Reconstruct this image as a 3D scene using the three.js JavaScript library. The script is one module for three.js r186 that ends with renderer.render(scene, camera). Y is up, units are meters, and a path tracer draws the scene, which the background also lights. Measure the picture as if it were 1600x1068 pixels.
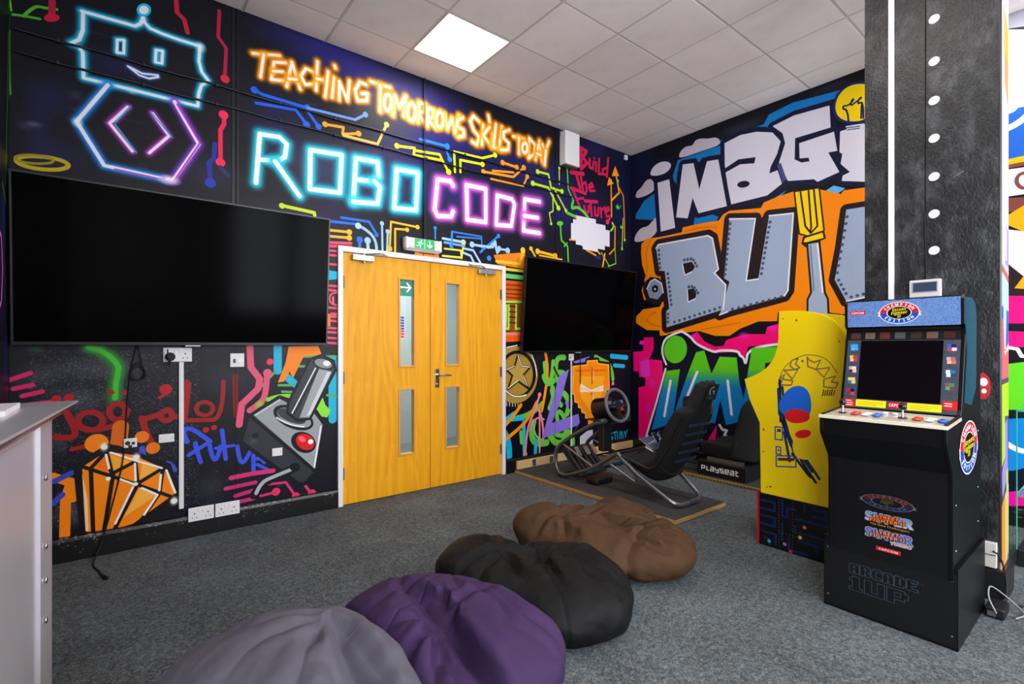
import * as THREE from 'three';
import { RoundedBoxGeometry } from 'three/addons/geometries/RoundedBoxGeometry.js';
import { mergeGeometries, mergeVertices } from 'three/addons/utils/BufferGeometryUtils.js';
import { RectAreaLightUniformsLib } from 'three/addons/lights/RectAreaLightUniformsLib.js';
import { ImprovedNoise } from 'three/addons/math/ImprovedNoise.js';

// ---------------------------------------------------------------- camera, light, exposure
// The room: the corner of the two mural walls stands at x = 0, z = 0; the door wall is the plane z = 0, the lettering wall the plane x = 0. Metres.
const renderer = new THREE.WebGLRenderer({ antialias: true });
renderer.toneMapping = THREE.LinearToneMapping;
renderer.toneMappingExposure = 1.2;
renderer.shadowMap.enabled = true;
const scene = new THREE.Scene();
scene.background = new THREE.Color().setRGB(1.6, 1.75, 1.95);   // plain overcast daylight outside the windows
const camera = new THREE.PerspectiveCamera(69.07, 1600 / 1068, 0.05, 60);
camera.position.set(-5.185, 1.32, 4.102);
camera.lookAt(-5.185 + 0.618, 1.32, 4.102 - 0.7861);
camera.setViewOffset(1600, 1068, 0, -7, 1600, 1068);
scene.add(camera);
RectAreaLightUniformsLib.init();
const LAMP_POWER = 17;                                   // every ceiling panel and its area light
const LAMP_COLOUR = 0xfff6f0;
const CELL = 0.595, GX = -3.295, GZ = 0.345;             // ceiling grid: one line at x = GX, one at z = GZ
const LAMP_CELLS = [[0, 0], [0, 4], [0, 8], [4, 5], [4, 9]];   // grid cells that hold an LED panel; the first is the one in view, the one by the column is added unseen to brighten the lettering wall
const DAYLIGHT = 11, WINDOWS = [[-3.5, -2.5], [-2.35, -1.35], [-1.2, -0.2]], SIDE_WINDOWS = [[4.55, 5.55], [5.75, 6.75]], SILL = 0.9, LINTEL = 3.2;   // three tall windows opposite the door wall, two in the side wall
const ROOM_X = -5.7, ROOM_Z = 7.1, HIGH = 3.78;

// ---------------------------------------------------------------- helpers
let seed = 7;
const rnd = () => { seed = (seed * 1664525 + 1013904223) >>> 0; return seed / 4294967296; };
const noiseGen = new ImprovedNoise();
const noise3 = (x, y, z) => noiseGen.noise(x + 11.3, y + 5.7, z + 3.1);
const taken = new Map();
const numbered = (name) => { const n = taken.get(name) ?? 0; taken.set(name, n + 1); return n ? name + '_' + String(n).padStart(3, '0') : name; };
const V = (x, y, z) => new THREE.Vector3(x, y, z);
const mat = (color, roughness = 0.6, metalness = 0, more = {}) => new THREE.MeshPhysicalMaterial({ color, roughness, metalness, ...more });
function thing(name, label, category, [x, y, z] = [0, 0, 0], group, kind) {
  const o = new THREE.Group();
  o.name = numbered(name); o.position.set(x, y, z); scene.add(o);
  o.userData = { label, category };
  if (group) o.userData.group = group;
  if (kind) o.userData.kind = kind;
  return o;
}
function finish(m) { m.castShadow = true; m.receiveShadow = true; return m; }
// a part given in room coordinates, kept in the coordinates of its thing
function part(parent, name, geo, material, label) {
  const list = Array.isArray(geo) ? geo : [geo];
  const g = list.length === 1 ? list[0] : mergeGeometries(list.map((a) => { const b = a.index ? a.toNonIndexed() : a.clone(); for (const k of Object.keys(b.attributes)) if (!['position', 'normal', 'uv'].includes(k)) b.deleteAttribute(k); return b; }));
  const off = V(0, 0, 0);
  for (let o = parent; o && o !== scene; o = o.parent) off.add(o.position);
  g.translate(-off.x, -off.y, -off.z);
  const m = finish(new THREE.Mesh(g, material));
  m.name = name;
  if (label) m.userData.label = label;
  parent.add(m);
  return m;
}
function structure(name, label, geo, material) {
  const m = finish(new THREE.Mesh(geo, material));
  m.name = name; m.userData = { label, category: name.split('_')[0], kind: 'structure' };
  scene.add(m);
  return m;
}
const box = (x0, x1, y0, y1, z0, z1) => new THREE.BoxGeometry(x1 - x0, y1 - y0, z1 - z0).translate((x0 + x1) / 2, (y0 + y1) / 2, (z0 + z1) / 2);
const rbox = (x0, x1, y0, y1, z0, z1, r = 0.006, s = 2) => new RoundedBoxGeometry(x1 - x0, y1 - y0, z1 - z0, s, Math.min(r, (x1 - x0) / 2.01, (y1 - y0) / 2.01, (z1 - z0) / 2.01)).translate((x0 + x1) / 2, (y0 + y1) / 2, (z0 + z1) / 2);
const cyl = (a, b, r, r2 = r, n = 20) => {
  const d = V(...b).sub(V(...a)), g = new THREE.CylinderGeometry(r2, r, d.length(), n);
  g.applyQuaternion(new THREE.Quaternion().setFromUnitVectors(V(0, 1, 0), d.clone().normalize()));
  return g.translate((a[0] + b[0]) / 2, (a[1] + b[1]) / 2, (a[2] + b[2]) / 2);
};
// a round bar along a polyline with rounded bends
class Path extends THREE.Curve {
  constructor(p) { super(); this.p = p; this.l = [0]; for (let i = 1; i < p.length; i++) this.l.push(this.l[i - 1] + p[i].distanceTo(p[i - 1])); }
  getPoint(t, out = new THREE.Vector3()) {
    const d = t * this.l[this.l.length - 1]; let i = 1;
    while (i < this.l.length - 1 && this.l[i] < d) i++;
    return out.lerpVectors(this.p[i - 1], this.p[i], (d - this.l[i - 1]) / (this.l[i] - this.l[i - 1] || 1));
  }
}
function pipe(pts, r, bend = 0.06, n = 12, closed = false) {
  const P = pts.map((p) => V(...p)), out = [];
  for (let i = 0; i < P.length; i++) {
    if ((i === 0 || i === P.length - 1) && !closed) { out.push(P[i]); continue; }
    const a = P[(i + P.length - 1) % P.length], b = P[i], c = P[(i + 1) % P.length];
    const d1 = Math.min(bend, a.distanceTo(b) * 0.49), d2 = Math.min(bend, c.distanceTo(b) * 0.49);
    const s = b.clone().add(a.clone().sub(b).setLength(d1)), e = b.clone().add(c.clone().sub(b).setLength(d2));
    for (let k = 0; k <= 6; k++) { const t = k / 6; out.push(s.clone().multiplyScalar((1 - t) ** 2).addScaledVector(b, 2 * t * (1 - t)).addScaledVector(e, t * t)); }
  }
  if (closed) out.push(out[0].clone());
  const path = new Path(out);
  const tube = new THREE.TubeGeometry(path, Math.max(8, Math.ceil(path.l[path.l.length - 1] / 0.012)), r, n, false);
  return tube;
}
const soft = (pts, r, n = 8, seg = 60) => new THREE.TubeGeometry(new THREE.CatmullRomCurve3(pts.map((p) => V(...p))), seg, r, n, false);
// outline in the (z, y) plane pulled along x from x0 to x1
function slab(pts, x0, x1, bevel = 0, smooth = false) {
  const s = new THREE.Shape();
  if (smooth) s.setFromPoints(new THREE.SplineCurve(pts.map((p) => new THREE.Vector2(...p))).getPoints(60)); else pts.forEach((p, i) => (i ? s.lineTo(...p) : s.moveTo(...p)));
  const g = new THREE.ExtrudeGeometry(s, { depth: x1 - x0 - 2 * bevel, bevelEnabled: bevel > 0, bevelThickness: bevel, bevelSize: bevel, bevelOffset: -bevel, bevelSegments: 2, curveSegments: 16 });
  // extrude axis z -> world -x, shape x -> world z
  g.applyMatrix4(new THREE.Matrix4().makeBasis(V(0, 0, 1), V(0, 1, 0), V(-1, 0, 0)));
  return g.translate(x1 - bevel, 0, 0);
}
// a flat rectangle with its print: corner a, edges u (to the right) and v (up)
function sheet(a, u, v) {
  const g = new THREE.BufferGeometry(), A = V(...a), U = V(...u), W = V(...v), n = U.clone().cross(W).normalize();
  const p = [A, A.clone().add(U), A.clone().add(U).add(W), A.clone().add(W)];
  g.setAttribute('position', new THREE.Float32BufferAttribute(p.flatMap((q) => q.toArray()), 3));
  g.setAttribute('normal', new THREE.Float32BufferAttribute([0, 1, 2, 3].flatMap(() => n.toArray()), 3));
  g.setAttribute('uv', new THREE.Float32BufferAttribute([0, 0, 1, 0, 1, 1, 0, 1], 2));
  g.setIndex([0, 1, 2, 0, 2, 3]);
  return g;
}
// uv from position: fu and fv turn (x, y, z) into u and v
function project(g, fu, fv) {
  const p = g.attributes.position, uv = new Float32Array(p.count * 2);
  for (let i = 0; i < p.count; i++) { uv[2 * i] = fu(p.getX(i), p.getY(i), p.getZ(i)); uv[2 * i + 1] = fv(p.getX(i), p.getY(i), p.getZ(i)); }
  g.setAttribute('uv', new THREE.BufferAttribute(uv, 2));
  return g;
}
function canvasTexture(w, h, draw, colour = true) {
  const c = document.createElement('canvas'); c.width = w; c.height = h;
  const ctx = c.getContext('2d');
  draw(ctx, w, h);
  const t = new THREE.CanvasTexture(c);
  if (colour) t.colorSpace = THREE.SRGBColorSpace;
  t.wrapS = t.wrapT = THREE.ClampToEdgeWrapping; t.anisotropy = 8;
  return t;
}
// value noise that repeats every `period` cells
function grid(w, h, cells, rows = cells) {
  const v = Array.from({ length: cells * rows }, rnd), out = new Float32Array(w * h), s = (t) => t * t * (3 - 2 * t);
  for (let y = 0; y < h; y++) for (let x = 0; x < w; x++) {
    const fx = x / w * cells, fy = y / h * rows, x0 = fx | 0, y0 = fy | 0, tx = s(fx - x0), ty = s(fy - y0), x1 = (x0 + 1) % cells, y1 = (y0 + 1) % rows;
    out[y * w + x] = (v[y0 * cells + x0] * (1 - tx) + v[y0 * cells + x1] * tx) * (1 - ty) + (v[y1 * cells + x0] * (1 - tx) + v[y1 * cells + x1] * tx) * ty;
  }
  return out;
}
function dataTexture(w, h, f, colour = true) {
  const d = new Uint8Array(w * h * 4);
  for (let i = 0; i < w * h; i++) { const c = f(i % w, (i / w) | 0, i); d[4 * i] = c[0]; d[4 * i + 1] = c[1]; d[4 * i + 2] = c[2]; d[4 * i + 3] = 255; }
  const t = new THREE.DataTexture(d, w, h);
  if (colour) t.colorSpace = THREE.SRGBColorSpace;
  t.wrapS = t.wrapT = THREE.RepeatWrapping; t.magFilter = THREE.LinearFilter; t.minFilter = THREE.LinearFilter; t.needsUpdate = true;
  return t;
}
const every = (t, x, y = x) => { const c = t.clone(); c.repeat.set(x, y); c.needsUpdate = true; return c; };

// ---------------------------------------------------------------- the painted murals: strokes and patches of wall paint, in millimetres from the left end and the top of each wall
const FRONT_MURAL=
[['b','#2c2a78',0.75,[1772,31,605,260]],
['b','#40389a',0.6,[2259,181,704,278]],
['b','#372f96',0.7,[2893,337,598,363]],
['b','#2a2878',0.6,[3740,571,1059,335]],
['b','#2b2666',0.7,[2318,1001,938,336]],
['b','#332b80',0.6,[3181,1010,559,250]],
['b','#1d1c4e',0.7,[1438,744,284,340]],
['b','#1f1c4c',0.6,[179,940,148,156]],
['b','#1e1b4e',0.6,[208,1283,180,117]],
['b','#211d50',0.6,[483,639,201,125]],
['b','#1b1d5a',0.6,[5020,52,353,310]],
['b','#23216a',0.6,[4745,872,689,453]],
['b','#3a3396',0.5,[2562,661,545,230]],
['b','#2a2352',0.7,[1530,1462,450,150]],
['b','#1f1b48',0.6,[123,1150,85,346]],
['b','#262338',0.8,[1017,1226,245,136]],
['b','#151a52',0.6,[5496,502,256,978]],
['b','#1a1440',0.7,[1874,1355,327,315]],
['b','#302a6e',0.5,[4286,735,513,429]],
['b','#3b3a55',0.6,[1673,1033,307,255]],
['b','#4a4a66',0.35,[2089,940,736,324]],
['b','#8d8d90',0.35,[388,2598,296,101]],
['b','#77777a',0.35,[123,2648,144,116]],
['b','#8b8b90',0.4,[296,2794,187,120]],
['b','#6d6d70',0.4,[208,3043,73,117]],
['b','#88888c',0.4,[267,3485,121,118]],
['b','#6a6a6e',0.35,[1017,3457,120,115]],
['b','#5d5d63',0.3,[1017,3594,100,64]],
['b','#57575d',0.3,[1137,2688,256,140]],
['b','#444a52',0.4,[1625,2556,302,202]],
['q','#4e9c2b',15,[13,513,58,500,128,492]],
['q','#4e9c2b',17,[58,505,104,419,151,418,204,403]],
['s','#a31f3e',33,[183,355,182,460]],
['c','#b3203f',0,[219,448,214,463,200,478,182,489,163,493,150,489,145,478,150,463,163,448,182,437,200,432,214,436]],
['q','#3f9130',13,[-4,614,-6,857,1,981]],
['q','#57b52f',9,[1,433,7,494]],
['Q','#b09c1e',24,[260,1344,242,1366,197,1384,137,1394,79,1393,38,1382,25,1364,41,1343,84,1325,143,1315,202,1315,245,1325]],
['Q','#8d8320',15,[191,1329,179,1344,146,1358,103,1367,61,1369,31,1363,20,1352,32,1338,63,1324,106,1315,149,1312,180,1317]],
['n','#f1eef8',18,[320,366,537,355,584,354,614,326,628,277,635,310,665,336,729,346,830,351,948,349,942,458,959,527,1000,575,957,623,941,685,935,775,584,776,328,780,324,620,307,595,269,585,307,548,324,486,326,363],'#12b7d6'],
['c','#12b7d6',0,[672,211,667,236,652,259,631,273,611,275,597,265,591,244,597,220,611,197,631,182,652,180,667,190]],
['c','#f1eef8',0,[658,216,655,233,645,248,631,257,618,259,608,252,605,239,608,222,618,207,631,198,645,196,655,203]],
['N','#f1eef8',14,[493,477,528,466,526,554,491,562],'#12b7d6'],
['f','#1c3f5c',0,[504,491,517,488,516,541,502,544]],
['f','#7a55c0',0,[697,472,731,464,729,545,695,551]],
['N','#f1eef8',15,[697,469,734,461,729,548,693,552],'#12b7d6'],
['N','#f1eef8',11,[548,630,579,638,622,652,707,635,709,647,660,673,608,669],'#2a5c9c'],
['n','#f1eef8',20,[446,785,295,1062,428,1305,769,1327],'#1b86d8'],
['n','#f1eef8',21,[800,785,941,1039,794,1321,759,1324],'#8a45c8'],
['s','#c047b0',10,[815,799,948,1030,794,1334,482,1316]],
['n','#f1eef8',16,[546,897,455,1028,570,1179],'#b83fb8'],
['n','#f1eef8',16,[680,900,769,1027,660,1169],'#b83fb8'],
['s','#18a6c4',8,[563,884,482,1017]],
['s','#18a6c4',8,[482,1027,591,1183]],
['s','#18a6c4',8,[668,893,787,1034]],
['b','#ffffff',0.9,[299,1066,34,40]],
['b','#ffffff',0.9,[769,1327,82,41]],
['b','#ffffff',0.8,[952,355,43,47]],
['b','#e8e2ff',0.7,[570,782,38,30]],
['s','#b02440',28,[810,85,815,169,856,199,875,282]],
['s','#a81f46',23,[1067,52,1060,241,1110,304,1101,518]],
['d','#c92a4c',29,[1103,528]],
['s','#e02d58',29,[1095,792,1097,856,1074,904,1074,1121]],
['d','#ee3460',31,[1093,790]],
['d','#ee3460',31,[1074,1137]],
['s','#26358f',31,[1039,1014,1034,1118,1004,1157,1011,1276]],
['d','#2b3ea5',35,[1011,1296]],
['s','#26305f',31,[1073,1173,1121,1221]],
['b','#6c5a80',0.35,[66,1152,54,33]],
['b','#77707c',0.6,[104,1131,47,24]],
['b','#4b4660',0.5,[290,901,51,44]],
['n','#fff4e6',20,[1284,277,1470,228],'#f39a12'],
['n','#fff4e6',20,[1358,259,1336,436],'#f39a12'],
['n','#fff4e6',21,[1516,266,1429,292,1411,430,1502,409],'#f39a12'],
['n','#fff4e6',20,[1425,362,1493,343],'#f39a12'],
['n','#fff4e6',21,[1521,448,1558,246,1620,436],'#f39a12'],
['n','#fff4e6',21,[1535,384,1596,368],'#f39a12'],
['n','#fff4e6',21,[1717,267,1663,260,1625,329,1658,388,1727,361],'#f39a12'],
['n','#fff4e6',21,[1752,173,1742,407],'#f39a12'],
['n','#fff4e6',22,[1747,313,1823,303],'#f39a12'],
['n','#fff4e6',22,[1838,225,1813,437],'#f39a12'],
['n','#fff4e6',22,[1885,257,1869,424],'#f39a12'],
['n','#fff4e6',22,[1890,160,1895,174],'#f39a12'],
['n','#fff4e6',22,[1927,427,1927,274,1996,412,2012,241],'#f39a12'],
['n','#fff4e6',23,[2156,226,2100,223,2061,305,2083,385,2161,361,2167,299,2116,315],'#f39a12'],
['n','#fff4e6',23,[2195,186,2377,182],'#f39a12'],
['n','#fff4e6',23,[2282,191,2282,419],'#f39a12'],
['n','#fff4e6',24,[2401,418,2419,237,2462,332,2524,210,2506,393],'#f39a12'],
['n','#fff4e6',25,[2646,406,2659,226,2718,226,2711,293,2652,328,2724,408],'#f39a12'],
['n','#fff4e6',25,[2744,420,2744,248,2811,252,2798,322,2744,355,2832,414],'#f39a12'],
['n','#fff4e6',26,[2928,254,2956,392,3006,268,3042,406,3085,221],'#f39a12'],
['n','#fff4e6',26,[3129,233,3070,269,3063,333,3136,350,3144,404,3078,434],'#f39a12'],
['n','#fff4e6',27,[3325,216,3256,178,3218,240,3256,318,3325,369,3294,454,3241,436],'#f39a12'],
['n','#fff4e6',27,[3372,235,3356,438],'#f39a12'],
['n','#fff4e6',27,[3451,233,3372,338,3459,413],'#f39a12'],
['n','#fff4e6',27,[3491,294,3475,428],'#f39a12'],
['n','#fff4e6',27,[3435,121,3451,181],'#f39a12'],
['n','#fff4e6',28,[3531,185,3499,429,3564,426],'#f39a12'],
['n','#fff4e6',28,[3605,191,3572,424,3630,423],'#f39a12'],
['n','#fff4e6',28,[3706,197,3630,237,3630,303,3697,333,3689,408,3597,431],'#f39a12'],
['n','#fff4e6',28,[3757,250,3906,239],'#f39a12'],
['n','#fff4e6',29,[3835,243,3835,413],'#f39a12'],
['n','#fff4e6',29,[3977,220,3968,430,4050,362,4059,262,3977,213],'#f39a12'],
['n','#fff4e6',29,[4069,420,4124,203,4162,420],'#f39a12'],
['n','#fff4e6',29,[4087,353,4143,354],'#f39a12'],
['n','#fff4e6',30,[4171,234,4209,302,4267,174],'#f39a12'],
['n','#fff4e6',30,[4219,286,4200,447],'#f39a12'],
['n','#fff4e6',24,[2389,308,2381,358,2359,389,2335,388,2320,354,2320,304,2335,261,2359,245,2381,264,2389,308],'#f39a12'],
['n','#fff4e6',24,[2623,325,2613,380,2589,415,2561,413,2543,376,2543,321,2561,273,2589,255,2613,275,2623,325],'#f39a12'],
['n','#fff4e6',25,[2911,314,2902,367,2879,400,2854,397,2837,361,2837,308,2854,262,2879,245,2902,266,2911,314],'#f39a12'],
['n','#fff4e6',29,[3950,324,3942,361,3921,385,3897,384,3881,360,3881,322,3897,290,3921,277,3942,290,3950,324],'#f39a12'],
['n','#ffffff',31,[1305,1235,1331,865,1470,853,1521,894,1507,996,1461,1037,1331,1057],'#2fcbdc'],
['n','#ffffff',32,[1438,1047,1615,1278],'#2fcbdc'],
['n','#ffffff',33,[1698,895,1948,876,1932,1192,1693,1207,1698,895],'#2fcbdc'],
['n','#ffffff',35,[2045,1246,2067,875,2259,863,2271,983,2230,1036,2056,1055],'#2fcbdc'],
['n','#ffffff',36,[2230,1036,2282,1075,2259,1224,2045,1246],'#2fcbdc'],
['n','#ffffff',37,[2438,885,2646,874,2626,1217,2413,1236,2438,885],'#2fcbdc'],
['n','#ffffff',37,[3020,916,2992,879,2852,890,2818,1178,2852,1233,2999,1215,3020,1162],'#d66ad0'],
['n','#ffffff',38,[3173,879,3403,872,3403,1208,3181,1217,3173,879],'#d66ad0'],
['n','#ffffff',40,[3548,909,3740,914,3774,961,3731,1197,3535,1213,3548,909],'#d66ad0'],
['n','#ffffff',42,[4124,871,3914,882,3897,1220,4124,1216],'#d66ad0'],
['n','#ffffff',41,[3906,1061,4096,1052],'#d66ad0'],
['b','#173a48',0.35,[1393,960,63,68]],
['b','#173a48',0.35,[1823,1052,72,73]],
['b','#173a48',0.35,[2156,969,80,76]],
['b','#173a48',0.35,[2531,1072,89,80]],
['s','#1f63d6',24,[1295,547,1350,563,1675,568]],
['d','#1f63d6',27,[1675,568]],
['d','#1f63d6',26,[1295,547]],
['s','#6f8fe0',22,[1675,568,2061,552,2150,484]],
['d','#6f8fe0',24,[2150,484]],
['s','#1f63d6',24,[1307,640,1587,608,1668,701]],
['d','#1f63d6',27,[1668,701]],
['s','#1f63d6',23,[1662,579,1761,692]],
['d','#1f63d6',24,[1761,692]],
['s','#e79a2a',22,[1812,659,1962,644,1954,701,2091,661]],
['d','#e79a2a',24,[2091,661]],
['d','#e79a2a',23,[1812,659]],
['s','#edb45c',22,[1962,710,2259,707,2342,516]],
['d','#edb45c',24,[2342,516]],
['s','#cfe218',24,[2439,678,2612,656,2603,721,2902,700,2971,794]],
['d','#cfe218',28,[2971,794]],
['d','#cfe218',25,[2439,678]],
['s','#cfe218',23,[2612,676,2873,651,2912,718]],
['s','#cfe218',24,[3041,779,3031,587,3357,572,3520,502]],
['d','#cfe218',27,[3520,502]],
['s','#cfe218',24,[3102,766,3102,649,3363,633]],
['d','#cfe218',26,[3363,633]],
['s','#2c73d8',26,[2666,560,2955,554]],
['d','#2c73d8',29,[2955,554]],
['s','#2c73d8',24,[2942,589,2983,671]],
['d','#2c73d8',26,[2983,671]],
['s','#f09a1c',27,[3617,557,3803,564]],
['d','#f09a1c',28,[3803,564]],
['d','#f09a1c',28,[3617,557]],
['s','#f09a1c',25,[3374,703,3759,676,3901,546]],
['d','#f09a1c',29,[3901,546]],
['d','#f09a1c',26,[3374,703]],
['s','#f09a1c',23,[3490,669,3759,629]],
['s','#f09a1c',22,[3468,756,3894,744,3949,632]],
['d','#f09a1c',25,[3949,632]],
['s','#b8dc1e',25,[4098,546,4257,541,4298,683,4465,691]],
['d','#b8dc1e',28,[4465,691]],
['d','#b8dc1e',27,[4098,546]],
['s','#b8dc1e',27,[4028,688,4257,691,4409,890]],
['d','#b8dc1e',30,[4409,890]],
['d','#b8dc1e',29,[4028,688]],
['s','#b8dc1e',20,[4339,675,4528,900]],
['d','#b8dc1e',22,[4528,900]],
['s','#b8dc1e',16,[4423,618,4423,434]],
['d','#b8dc1e',17,[4423,434]],
['s','#b8dc1e',16,[4326,759,4326,940,4271,970,4298,1086]],
['d','#b8dc1e',17,[4298,1086]],
['s','#c3d82a',27,[1486,1375,1727,1390,1731,1411]],
['d','#c3d82a',22,[1486,1377]],
['s','#2a6fd0',23,[1790,1442,2087,1428]],
['s','#2a6fd0',22,[1943,1394,2182,1391,2250,1489]],
['d','#2a6fd0',19,[2250,1494]],
['q','#9cc6f0',25,[2080,1437,2119,1442,2250,1528,2250,1629]],
['d','#bcd8f4',27,[2087,1441]],
['s','#f0b428',22,[1790,1514,2011,1505]],
['d','#f0b428',24,[2011,1505]],
['s','#f0b428',22,[1790,1564,2011,1553]],
['d','#f0b428',24,[2011,1553]],
['s','#9cc6f0',19,[2304,1638,2299,1388]],
['d','#9cc6f0',20,[2299,1388]],
['s','#9cc6f0',19,[2346,1634,2352,1451]],
['d','#9cc6f0',20,[2352,1451]],
['s','#2a6fd0',27,[2100,1632,2100,1556]],
['d','#2a6fd0',28,[2100,1556]],
['s','#a8cdf2',28,[2174,1638,2169,1554]],
['d','#a8cdf2',29,[2169,1554]],
['s','#f0b428',19,[2371,1591,2383,1360,2642,1370]],
['d','#f0b428',21,[2642,1370]],
['s','#f0b428',19,[2422,1617,2422,1417,2538,1409]],
['d','#f0b428',20,[2538,1409]],
['d','#f0b428',24,[2371,1599]],
['s','#e79422',26,[2638,1616,2838,1618]],
['d','#e79422',29,[2838,1618]],
['d','#e79422',27,[2638,1616]],
['s','#e8d84a',20,[2906,1602,3116,1596,3137,1462]],
['d','#e8d84a',28,[3137,1444]],
['s','#e8d84a',18,[2925,1531,3106,1527,3116,1604]],
['s','#3f7fd6',17,[2825,1451,2825,1350]],
['d','#3f7fd6',18,[2825,1350]],
['s','#3f7fd6',16,[3361,1506,3350,1359,3005,1358,2995,1497]],
['d','#3f7fd6',17,[2995,1497]],
['s','#3f7fd6',16,[3065,1398,3339,1382]],
['s','#a9cdf0',24,[2906,1437,3147,1443]],
['s','#a9cdf0',21,[3242,1454,3449,1459,3506,1387,3545,1502,3572,1447]],
['d','#a9cdf0',23,[3572,1447]],
['d','#a9cdf0',22,[3242,1454]],
['s','#a9cdf0',23,[3147,1504,3253,1509,3339,1625]],
['s','#a9cdf0',23,[3137,1546,3221,1566,3263,1633]],
['s','#6fa4e4',24,[2925,1472,3147,1478]],
['s','#e2566f',23,[1776,1618,2026,1597]],
['s','#e2566f',23,[1776,1647,2026,1627]],
['f','#15161c',0,[1833,1657,1912,1653,1918,2565,1812,2549]],
['s','#e0506c',19,[1845,1678,1909,1676]],
['s','#e0506c',20,[1845,1714,1909,1713]],
['s','#e0506c',19,[1842,1788,1909,1787]],
['s','#e0506c',19,[1839,1964,1909,1964]],
['s','#e0506c',20,[1836,2000,1909,2001]],
['s','#e0506c',19,[1833,2143,1909,2145]],
['s','#e0506c',19,[1850,2249,1909,2253]],
['s','#e0506c',19,[1827,2308,1909,2312]],
['s','#e0506c',20,[1827,2341,1909,2346]],
['s','#e0506c',19,[1825,2388,1909,2393]],
['s','#e0506c',19,[1825,2429,1909,2435]],
['f','#1fb4d6',0,[1836,1840,1909,1843,1909,1907,1833,1920]],
['q','#e0506c',15,[1912,2017,1862,2021,1845,2073,1862,2116,1912,2121]],
['s','#f26a7e',17,[1877,2057,1877,2108]],
['f','#ef7f1c',0,[1825,2191,1855,2194,1855,2297,1825,2293]],
['f','#e0506c',0,[1855,2183,1909,2183,1909,2225,1855,2227]],
['s','#3a86e0',22,[3335,1518,3563,1324]],
['d','#3a86e0',23,[3563,1324]],
['s','#3a86e0',18,[3011,1357,3005,1505]],
['d','#3a86e0',18,[3005,1505]],
['s','#a9cdf0',23,[3238,1453,3490,1450,3524,1385,3547,1502,3586,1457,3680,1456]],
['d','#a9cdf0',30,[3238,1453]],
['d','#a9cdf0',31,[3682,1460]],
['d','#3a86e0',27,[3445,1565]],
['b','#e0701a',0.85,[3723,1557,221,95]],
['f','#e8852a',0,[3501,1526,3918,1449,3918,1632,3547,1613]],
['s','#f7c53a',26,[3535,1586,3844,1582,3888,1433]],
['d','#f7c53a',33,[3888,1433]],
['s','#f0b428',30,[4097,1418,4361,1438]],
['d','#f0b428',32,[4361,1438]],
['d','#f0b428',32,[4097,1418]],
['s','#f0b428',18,[4124,1459,4465,1469]],
['s','#f0b428',23,[4058,1472,4002,1400]],
['d','#f0b428',25,[4002,1400]],
['s','#d8c84a',30,[3640,1655,3918,1655]],
['s','#6cc070',49,[3640,1724,3918,1725]],
['f','#c25e12',0,[3640,1771,3918,1767,3893,1981,3640,1980]],
['s','#7a3408',17,[3651,1817,3869,1812]],
['s','#7a3408',17,[3651,1864,3869,1860]],
['s','#7a3408',17,[3651,1910,3869,1907]],
['s','#7a3408',17,[3651,1948,3869,1946]],
['s','#a6dc58',22,[3640,1995,3869,1986]],
['f','#8a4a18',0,[3640,2014,3869,2001,3864,2308,3640,2297]],
['s','#a6dc58',24,[3670,2031,3656,2275,3694,2274,3703,2029]],
['s','#a6dc58',25,[3795,2024,3790,2272,3844,2270]],
['s','#3f2210',17,[3711,2038,3783,2040]],
['s','#3f2210',17,[3711,2095,3783,2097]],
['s','#3f2210',17,[3711,2151,3783,2154]],
['s','#3f2210',17,[3711,2208,3783,2211]],
['f','#e48470',0,[3640,2312,3856,2305,3849,2385,3640,2396]],
['f','#d8601c',0,[3640,2346,3849,2339,3844,2404,3640,2415]],
['s','#c22350',48,[4782,118,4775,355]],
['s','#c22350',44,[4782,118,4868,137,4805,223,4882,273,4775,363]],
['s','#c22350',35,[4923,215,4923,314,4978,318,4995,231]],
['s','#c22350',31,[5037,230,5032,339]],
['s','#c22350',25,[5003,183,5007,192]],
['s','#c22350',35,[5091,176,5081,359,5143,346]],
['s','#c22350',36,[5257,128,5232,361]],
['s','#c22350',32,[5232,253,5156,287,5161,345,5232,338]],
['s','#c22350',48,[4610,442,4816,416]],
['s','#c22350',44,[4696,442,4758,590]],
['s','#c22350',35,[4775,460,4807,604]],
['s','#c22350',31,[4798,540,4854,509,4873,607]],
['s','#c22350',31,[4906,564,4988,532,4959,496,4911,534,4930,596,5012,577]],
['s','#c22350',40,[4610,623,4852,641]],
['s','#c22350',36,[4633,631,4758,821]],
['s','#c22350',30,[4701,734,4816,706]],
['s','#c22350',41,[4845,732,5056,705]],
['s','#c22350',35,[4935,727,4959,888]],
['s','#c22350',33,[4828,795,4854,873,4906,848,4906,782]],
['s','#c22350',31,[5012,777,5022,875,5071,867,5081,773]],
['s','#c22350',31,[5118,767,5131,877]],
['s','#c22350',28,[5131,793,5194,745]],
['s','#c22350',28,[5201,803,5283,767,5257,734,5194,782,5232,858,5288,835]],
['d','#e02a50',32,[5244,920]],
['s','#e02a50',28,[5244,920,5288,866]],
['s','#5fbf3a',19,[4548,405,4566,647,4651,762]],
['q','#5fbf3a',35,[4644,776,4599,880,4724,810,4959,951,4724,956,4544,921]],
['s','#5fbf3a',22,[4439,1064,4456,1250,4555,1308,4566,1477]],
['s','#5fbf3a',17,[4500,1315,4548,1269]],
['c','#5fbf3a',0,[4487,1054,4480,1069,4461,1082,4435,1090,4409,1090,4390,1082,4383,1069,4390,1054,4409,1041,4435,1033,4461,1033,4480,1040]],
['q','#9ccc2a',27,[5309,1017,5387,954,5335,919]],
['s','#ef9a1a',21,[5322,843,5309,382]],
['f','#ef9a1a',0,[5270,356,5237,474,5361,423]],
['s','#ef9a1a',27,[5322,637,5466,515,5413,326]],
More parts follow.
